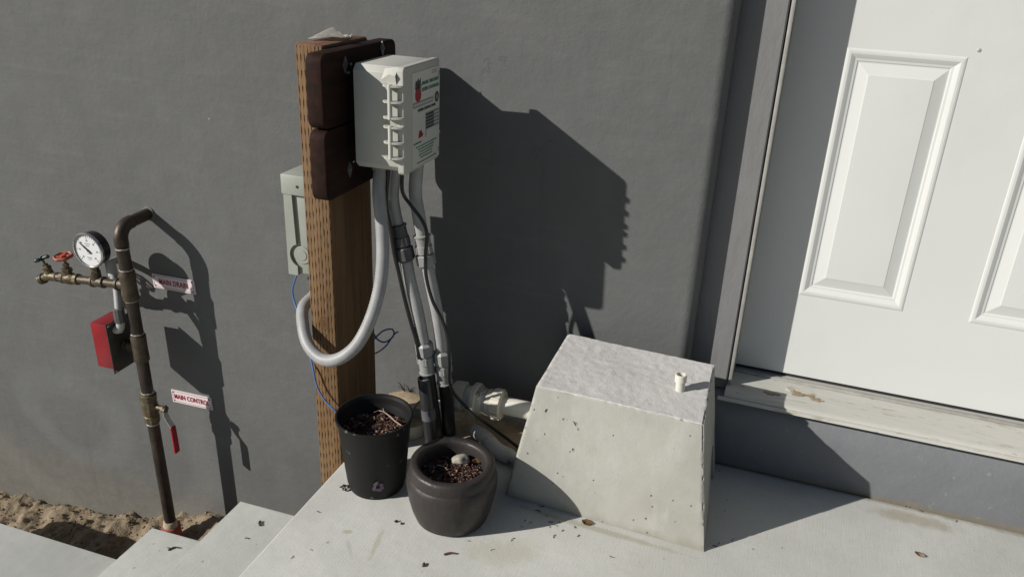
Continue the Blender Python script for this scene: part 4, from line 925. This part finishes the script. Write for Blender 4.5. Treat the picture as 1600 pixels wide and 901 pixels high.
# dried paint fleck on the pot (a thin irregular patch that follows the wall)
def patch_on_cone(parent, C_, ang, z, ru, rz, rad_at, mtl, seed, n=26):
    bm = bmesh.new(); cv = []
    for k in range(n):
        a = 2*math.pi*k/n; q = 1+0.45*noise.noise(Vector((math.cos(a)*2.2, math.sin(a)*2.2, seed)))
        for inner in ((0.42, 1.0),):
            cv.append((a, q))
    def pt(da, dz):
        r = rad_at(z+dz)+0.0006; return Vector((C_[0]+r*math.cos(ang+da/r), C_[1]+r*math.sin(ang+da/r), z+dz))
    inn = [bm.verts.new(pt(ru*0.38*q*math.cos(a), rz*0.38*q*math.sin(a))) for a, q in cv]
    out = [bm.verts.new(pt(ru*q*math.cos(a), rz*q*math.sin(a))) for a, q in cv]
    for k in range(n):
        if k in (4, 5, 17): continue
        bm.faces.new((inn[k], inn[(k+1) % n], out[(k+1) % n], out[k]))
    return finish(bm, 'paint_fleck', mtl, parent, smooth=180)
patch_on_cone(bp, BP, math.atan2(-1.44-0.0, 0.82)+0.02, 0.045, 0.014, 0.016, lambda z: r0+0.0045+(r1-r0-0.004)*max(0, (z-0.02))/(H-0.042), POTSPOT, 3.3)
def root(name, label, pts, r, mtl, side, cat='twig'):
    bm = bmesh.new(); tube(bm, pts, r, 6, 0, 0.004)
    for a, b in side: tube(bm, [Vector(a), (Vector(a)+Vector(b))/2+Vector((0.001, 0, 0.001)), Vector(b)], r*0.6, 5, 0, 0.004)
    return tag(finish(bm, name, mtl, smooth=60), label, cat)
za = 0.163
Rt = [atz(592, 641, za), atz(600, 643, za+0.001), atz(610, 651, za), atz(618, 658, za+0.002), atz(627, 664, za+0.004)]
root('dry_root', 'pale dry root lying on the soil of the black pot', Rt, 0.0014, STRAW, [(Rt[0], atz(584, 644, za)), (Rt[1], atz(596, 634, za)), (Rt[2], atz(603, 654, za)), (Rt[3], atz(622, 651, za))])

WP = (-0.606, -0.447)
wp = thing('planter', 'round brown glazed planter with a stone on its soil', 'planter', (*WP, 0))
HB = 0.150
prof = [(0.0, 0.072), (0.001, 0.080), (0.006, 0.0850), (0.030, 0.0925), (0.060, 0.0990), (0.085, 0.1030), (0.100, 0.1045), (0.110, 0.1042), (0.118, 0.1025), (0.1215, 0.1000), (0.1235, 0.0988), (0.1265, 0.0992), (0.138, 0.0982), (0.1445, 0.0972), (0.1490, 0.0945), (HB+0.0008, 0.0900), (HB+0.0005, 0.0820), (0.1485, 0.0775), (0.1450, 0.0752), (0.135, 0.0745), (0.10, 0.0745), (0.02, 0.065), (0.012, 0.01)]
bm = bmesh.new(); turn(bm, (*WP, 0.0005), (0, 0, 1), prof, 60)
for v in bm.verts:
    d_ = Vector((v.co.x-WP[0], v.co.y-WP[1], 0)); k = 1+0.022*noise.noise(Vector((d_.x*16, d_.y*16, v.co.z*10)))
    v.co.x = WP[0]+d_.x*k; v.co.y = WP[1]+d_.y*k
    v.co.z = max(0.0004, v.co.z)
finish(bm, 'pot_wall', POTW, wp, smooth=60)
soil_disc(wp, WP, 0.0725, 0.106, 5); chips('bark_chips', wp, WP, 0.070, 0.108, 800, 23, 0.05)
sp_ = atz(720, 716, 0.124); bm = bmesh.new(); vv = blob(bm, (0, 0, 0), 0.0185, 4, 3, 0.60, 0.34)
for v in vv: v.co = Matrix.Rotation(0.5, 3, 'Z') @ Vector((v.co.x*1.12, v.co.y*0.80, v.co.z))+sp_-Vector((0, 0, 0.002))
tag(finish(bm, 'stone', STONE, smooth=180), 'smooth pale stone on the soil of the brown planter', 'stone')
def leaf(name, label, c, L, wd, ang, mtl, curl=0.004, group=None):
    bm = bmesh.new(); rows = []; d_ = Vector((math.cos(ang), math.sin(ang), 0)); s = Vector((-d_.y, d_.x, 0)); N = 8
    for i in range(N+1):
        t = i/N; wv_ = wd*math.sin(math.pi*min(0.97, max(0.04, t)))**0.8*(1+0.25*noise.noise(Vector((t*4, L*900, 1))))
        base = Vector(c)+d_*(t-0.5)*L
        rows.append([bm.verts.new(base+s*wv_*a+Vector((0, 0, 0.0008+curl*(a*a)+curl*0.8*(t-0.5)**2*2))) for a in (-1, -0.4, 0.4, 1)])
    for i in range(N):
        for k in range(3): bm.faces.new((rows[i][k], rows[i+1][k], rows[i+1][k+1], rows[i][k+1]))
    bmesh.ops.solidify(bm, geom=bm.faces[:], thickness=0.0005)
    zm = min(v.co.z for v in bm.verts)
    for v in bm.verts: v.co.z += c[2]+0.0003-zm
    return tag(finish(bm, name, mtl, smooth=180), label, 'leaf', group)
leaf('dry_leaf', 'curled tan leaf on the soil of the brown planter', tuple(atz(746, 722, 0.117)), 0.024, 0.009, 0.4, LEAF, 0.005)
S1 = [atz(735, 706, 0.122), atz(746, 712, 0.122), atz(757, 721, 0.122)]
root('dry_straw', 'pale straw beside the stone in the brown planter', S1, 0.0011, STRAW, [])
S2 = [atz(682, 726, 0.116), atz(692, 728, 0.116), atz(699, 733, 0.116)]
root('dry_straw', 'short pale straw left of the stone in the brown planter', S2, 0.0010, STRAW, [(S2[1], atz(697, 722, 0.116))])

# small white plastic ring pot behind the black pot
wr = thing('plastic_tub', 'small round white plastic tub with dirt behind the black pot', 'tub', (-0.845, -0.178, 0))
prof = [(0.0, 0.040), (0.001, 0.046), (0.040, 0.050), (0.042, 0.0505), (0.042, 0.0478), (0.012, 0.044), (0.010, 0.005)]
bm = bmesh.new(); turn(bm, (-0.846, -0.180, 0.0005), (0, 0, 1), prof, 36); finish(bm, 'tub_wall', mat('aged_white_plastic', (0.50, 0.48, 0.42), (0.38, 0.36, 0.31), 20, 0.5), wr, smooth=50)
bm = bmesh.new(); turn(bm, (-0.846, -0.180, 0.0125), (0, 0, 1), [(0, 0.043), (0.003, 0.0425), (0.005, 0.02)], 28); finish(bm, 'dirt_fill', SAND, wr)
bm = bmesh.new(); tube(bm, [atz(645, 640, 0.075), atz(652, 630, 0.075), atz(657, 626, 0.075)], 0.003, 8, 0, 0.01); finish(bm, 'handle', TAPE, wr, smooth=60)
wire('wire', 'thin pale wire curving on the ground behind the brown planter', [atz(704, 658, 0.01), atz(716, 658, 0.012), atz(727, 664, 0.012), atz(733, 672, 0.01), atz(737, 682, 0.01)], 0.0016, TAPE, 'wire')

# ================================================================== pipe union going into the block
YU, ZU = -0.125, 0.112
un = thing('pipe_union', 'beige plastic union valve on a white pipe entering the block', 'pipe fitting', (-0.62, YU, 0.02))
def ux(px, py=625): return at(px, py, YU).x
XA = ux(708); XB = ux(737); XC = ux(803, 632); XD = -0.47
dirx = Vector((1, 0, 0.02)).normalized(); o0 = Vector((XA, YU, ZU-0.006))
def xs_(x): return o0+dirx*((x-XA)/dirx.x)
bm = bmesh.new(); turn(bm, xs_(XA-0.055), dirx, [(0, 0.021), (0.06, 0.021)], 20); finish(bm, 'inlet_pipe', PVCW, un)
bm = bmesh.new(); turn(bm, xs_(XA), dirx, [(0, 0.030), (0.004, 0.040), (0.022, 0.0415), (0.036, 0.0415), (0.038, 0.034)], 8, start=0.2); finish(bm, 'union_nut', PVCB, un, smooth=25)
bm = bmesh.new(); turn(bm, xs_(XA+0.036), dirx, [(0, 0.033), (0.010, 0.034), (0.022, 0.037), (0.025, 0.0455), (0.031, 0.0465), (0.037, 0.0455), (0.040, 0.038), (0.052, 0.036), (0.054, 0.034), (0.064, 0.034), (0.066, 0.0365), (0.084, 0.0365), (0.10, 0.030)], 28); finish(bm, 'valve_body', PVCB, un, smooth=40)
bm = bmesh.new(); cyl(bm, xs_(XA+0.075)+Vector((0, -0.004, 0.026)), xs_(XA+0.075)+Vector((0, -0.006, 0.0385)), 0.020, 16, bev=0.001); finish(bm, 'label_pad', STICK, un)
XN = XA+0.112
bm = bmesh.new(); turn(bm, xs_(XN), dirx, [(0, 0.033), (0.003, 0.0385), (0.028, 0.0395), (0.031, 0.036), (0.031, 0.024)], 30); finish(bm, 'union_nut', PVCB, un, smooth=30)
n1, n2 = frame(dirx)
for k in range(14):
    a = 2*math.pi*k/14; bm = bmesh.new(); dr = n1*math.cos(a)+n2*math.sin(a); q = xs_(XN+0.006)+dr*0.0385
    cyl(bm, q, q+dirx*0.022, 0.0036, 6); finish(bm, 'nut_lug', PVCB, un)
bm = bmesh.new(); turn(bm, xs_(XN+0.028), dirx, [(0, 0.0235), (XD-XN-0.028, 0.0235)], 24); finish(bm, 'outlet_pipe', PVCW, un)

el = thing('pipe_elbow', 'grey plastic pipe with two bends on the landing beside the planter', 'pipe', atz(770, 700, 0.0))
e0, e1, e2, e3 = atz(741, 671, 0.030), atz(756, 680, 0.028), atz(776, 703, 0.026), atz(806, 716, 0.026)
bm = bmesh.new(); tube(bm, [e0, e0.lerp(e1, 0.6), e1.lerp(e2, 0.18), e1.lerp(e2, 0.34)], 0.0195, 18, 0, 0.006); finish(bm, 'bend', PVCG, el, smooth=60)
bm = bmesh.new(); tube(bm, [e1.lerp(e2, 0.30), e1.lerp(e2, 0.62)], 0.0155, 18, 0, 0.01); finish(bm, 'joint_pipe', PVCG, el, smooth=60)
bm = bmesh.new(); tube(bm, [e1.lerp(e2, 0.52), e1.lerp(e2, 0.80), e2.lerp(e3, 0.2), e2.lerp(e3, 0.75)], 0.0200, 18, 0, 0.006); finish(bm, 'bend', PVCG, el, smooth=60)
bm = bmesh.new(); tube(bm, [e2.lerp(e3, 0.6), e3+Vector((0.03, -0.004, 0))], 0.0155, 18, 0, 0.01); finish(bm, 'joint_pipe', PVCG, el, smooth=60)

# ================================================================== concrete block
FBL, FBR, BBR, BBL = Vector((-0.514, -0.336, 0.0005)), Vector((-0.033, -0.353, 0.0005)), Vector((-0.050, -0.022, 0.0005)), Vector((-0.530, -0.010, 0.0005))
TFL, TFR, TBR, TBL = Vector((-0.456, -0.318, 0.3125)), Vector((-0.0785, -0.318, 0.306)), Vector((-0.087, -0.075, 0.3205)), Vector((-0.457, -0.055, 0.3195))
cb = thing('concrete_block', 'pale cast concrete block with sloping sides on the landing', 'block', (-0.28, -0.18, 0))
bm = bmesh.new()
def quad(a, b, c_, d_, n, mi):
    g_ = [[bm.verts.new((a.lerp(b, i/n)).lerp(d_.lerp(c_, i/n), j/n)) for j in range(n+1)] for i in range(n+1)]
    for i in range(n):
        for j in range(n): bm.faces.new((g_[i][j], g_[i+1][j], g_[i+1][j+1], g_[i][j+1])).material_index = mi
NB = 84
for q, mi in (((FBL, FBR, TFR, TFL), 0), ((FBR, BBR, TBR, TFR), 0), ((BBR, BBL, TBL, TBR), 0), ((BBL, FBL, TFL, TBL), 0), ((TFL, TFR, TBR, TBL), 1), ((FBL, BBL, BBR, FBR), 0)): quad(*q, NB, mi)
bmesh.ops.remove_doubles(bm, verts=bm.verts[:], dist=0.0002)
bmesh.ops.recalc_face_normals(bm, faces=bm.faces[:])
bm.normal_update()
cen = Vector((-0.28, -0.18, 0.15))
sharp = set(v for e in bm.edges if len(e.link_faces) == 2 and e.calc_face_angle(0) > 0.5 for v in e.verts)
topv = set(v for f in bm.faces if f.material_index == 1 for v in f.verts)
for v in bm.verts:
    d_ = (cen-v.co).normalized(); dsp = 0.0014*noise.noise(v.co*9)
    if v in topv: v.co.z += 0.0030*noise.noise(v.co*7)+0.0009*noise.noise(v.co*60)
    if v in sharp and v.co.z > 0.002:
        k = 0.5*max(0, noise.noise(v.co*19+Vector((3, 3, 3))))+0.8*max(0, noise.noise(v.co*95)); v.co += d_*(0.0016+0.0085*k)
    elif v.co.z > 0.002: v.co += d_*dsp
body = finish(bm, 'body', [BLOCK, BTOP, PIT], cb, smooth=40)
# air-bubble pits and the arched notch low on the right-hand side are cut out
cutm = bmesh.new(); random.seed(19)
nf = (FBR-FBL).cross(TFL-FBL).normalized()
def onfront(px, py):
    v = FWD+RIGHT*((px-800)/FPX)-UP*((py-450.5)/FPX); return CAM+v*((FBL-CAM).dot(nf)/v.dot(nf))
PITS = [(916, 635, .0042), (854, 642, .005), (900, 664, .006), (903, 672, .0045), (895, 660, .004), (981, 644, .0033), (975, 663, .004), (961, 661, .0034), (978, 649, .0034), (919, 659, .003), (896, 703, .0042), (891, 706, .003), (990, 714, .003), (958, 738, .0026), (1020, 661, .0026), (851, 678, .0026), (942, 680, .0026), (835, 640, .0024), (872, 621, .0028), (1040, 700, .0026), (1009, 760, .0024), (880, 745, .0024), (1075, 720, .0024), (1055, 815, .0026), (990, 812, .0026), (930, 770, .0022)]
for i, (px, py, r) in enumerate(PITS):
    p = onfront(px, py); vv = blob(cutm, (0, 0, 0), r*1.15, i, 1, 1.0, 0.45)
    for v in vv: v.co = p+Vector((v.co.x*random.uniform(0.7, 1.2), v.co.y, v.co.z*1.15))
def onright(y, z): return Vector((FBR.x+(TFR.x-FBR.x)*z/0.31-0.015*(y+0.353)/0.33, y, z))
cm = bpy.data.meshes.new('cutter'); cutm.to_mesh(cm); cutm.free(); cm.materials.append(PIT)
ct = bpy.data.objects.new('cutter', cm); COL.objects.link(ct)
c2 = bmesh.new(); q = [(-0.185, -0.02), (-0.185, 0.035), (-0.172, 0.085), (-0.150, 0.118), (-0.125, 0.128), (-0.100, 0.115), (-0.082, 0.080), (-0.078, 0.03), (-0.078, -0.02)]
prism(c2, q, 'x', -0.13, 0.05); cm2 = bpy.data.meshes.new('cutter2'); c2.to_mesh(cm2); c2.free(); cm2.materials.append(BLOCK)
ct2 = bpy.data.objects.new('cutter2', cm2); COL.objects.link(ct2)
for c_ in (ct, ct2):
    md = body.modifiers.new('cut', 'BOOLEAN'); md.operation = 'DIFFERENCE'; md.object = c_; md.solver = 'MANIFOLD'
    try: md.material_mode = 'TRANSFER'
    except Exception: pass
dg = bpy.context.evaluated_depsgraph_get(); dg.update()
me = bpy.data.meshes.new_from_object(body.evaluated_get(dg))
if len(me.vertices) < 10000:                            # should the cut ever fail, keep the uncut body
    me = body.data
body.modifiers.clear(); body.data = me; me.name = 'body'
for c_ in (ct, ct2): bpy.data.objects.remove(c_)
# white pipe stub on the top
s0 = Vector((-0.1475, -0.212, 0.308)); bm = bmesh.new()
turn(bm, s0, (-0.05, 0.03, 1), [(0, 0.0105), (0.028, 0.0105), (0.029, 0.0135), (0.046, 0.0135), (0.0468, 0.0125), (0.0468, 0.0098), (0.030, 0.0092)], 20, cap=False); finish(bm, 'pipe_stub', PVCW, cb)

# ================================================================== litter on the concrete
random.seed(31)
def twig(px, py, L, ang, mtl=TWIG, Z=0.0, r=0.0011, bend=0.3, label=None, group='dark twigs scattered on the landing'):
    p = atz(px, py, Z); d_ = Vector((math.cos(ang), math.sin(ang), 0)); s = Vector((-d_.y, d_.x, 0)); z = Vector((0, 0, r+0.0002))
    bm = bmesh.new(); tube(bm, [p-d_*L/2+z, p+s*bend*L*0.3+z+Vector((0, 0, 0.001)), p+d_*L/2+z], r, 5, 0, 0.004)
    zm = min(v.co.z for v in bm.verts)
    for v in bm.verts: v.co.z += Z+0.0002-zm
    return tag(finish(bm, 'twig', mtl, smooth=60), label or 'small dark twig lying on the concrete landing', 'twig', group)
spots = [(831, 818), (822, 812), (815, 822), (853, 806), (862, 816), (868, 822), (873, 815), (858, 824), (840, 797), (848, 793), (845, 786), (800, 842), (770, 858), (905, 838), (898, 822), (880, 830), (955, 870), (733, 846), (1125, 848), (1118, 853), (1145, 842), (1200, 735), (1178, 728), (1160, 718), (1415, 790), (1440, 797), (1495, 815), (500, 800), (487, 860), (458, 872), (866, 838)]
for (x, y) in spots:
    twig(x+random.uniform(-2, 2), y+random.uniform(-2, 2), random.uniform(0.005, 0.014), random.random()*6.28, r=random.uniform(0.0004, 0.0009), bend=random.uniform(-0.9, 0.9))
twig(703, 866, 0.026, 0.5, TWIGR, r=0.0022, label='reddish curved bark scrap on the landing in front of the planter', group=None)
twig(662, 883, 0.010, 1.8, TWIGR, r=0.0026, label='reddish bark crumb on the landing near the bottom edge', group=None)
twig(619, 815, 0.007, 1.0, TWIGR, r=0.0024, label='reddish bark crumb on the landing left of the planter', group=None)
twig(627, 818, 0.006, 2.0, TWIGR, r=0.0018, label='tiny reddish crumb beside the planter and black pot', group=None)
twig(272, 858, 0.030, 0.7, Z=-0.38, r=0.0022, bend=0.7, label='curved dark twig on the lower step', group=None)
twig(267, 856, 0.020, 0.2, Z=-0.38, r=0.0014, bend=-0.5, label='thin dark twig beside the curved one on the lower step', group=None)
twig(407, 818, 0.018, 2.2, Z=-0.19, r=0.0026, bend=0.6, label='dark crumpled twig on the top step', group=None)
twig(386, 841, 0.010, 0.1, Z=-0.19, r=0.0012, label='tiny twig near the middle of the top step', group=None)
leaf('dry_leaf', 'brown dry leaf at the foot of the concrete block', tuple(atz(917, 817, 0.0)), 0.026, 0.010, -0.1, LEAF, 0.004)
leaf('dry_leaf', 'tan dry leaf alone on the landing below the curb', tuple(atz(1437, 867, 0.0)), 0.022, 0.0075, -0.3, STRAW, 0.004)
# crumbs of soil by the nursery pot
bm = bmesh.new()
for k in range(60):
    a = random.random()*6.28; r = 0.016*math.sqrt(random.random()); p = atz(541, 762, 0); rr = random.uniform(0.0008, 0.0022)
    blob(bm, (p.x+r*math.cos(a), p.y+r*math.sin(a)*0.8, rr*0.6), rr, k, 1, 0.8)
o = finish(bm, 'soil_crumbs', SOIL, smooth=60); o['kind'] = 'stuff'; o['label'] = 'dark soil crumbs at the foot of the black pot'; o['category'] = 'soil'

# dry weed stalk by the wall at the back corner of the landing
p0 = atz(632, 612, 0.0); bm = bmesh.new()
for k in range(9):
    a = R(40+k*29); L = 0.018+0.014*random.random(); q = p0+Vector((L*0.8*math.cos(a), -abs(L*0.5*math.sin(a)), 0.010+0.022*random.random()))
    tube(bm, [p0+Vector((0, 0, 0.0005)), p0.lerp(q, 0.5)+Vector((0, 0, 0.008)), q], 0.0007, 5, 0, 0.006)
tag(finish(bm, 'dry_weed', TWIG, smooth=60), 'tiny dry weed at the back corner of the landing against the wall', 'weed')
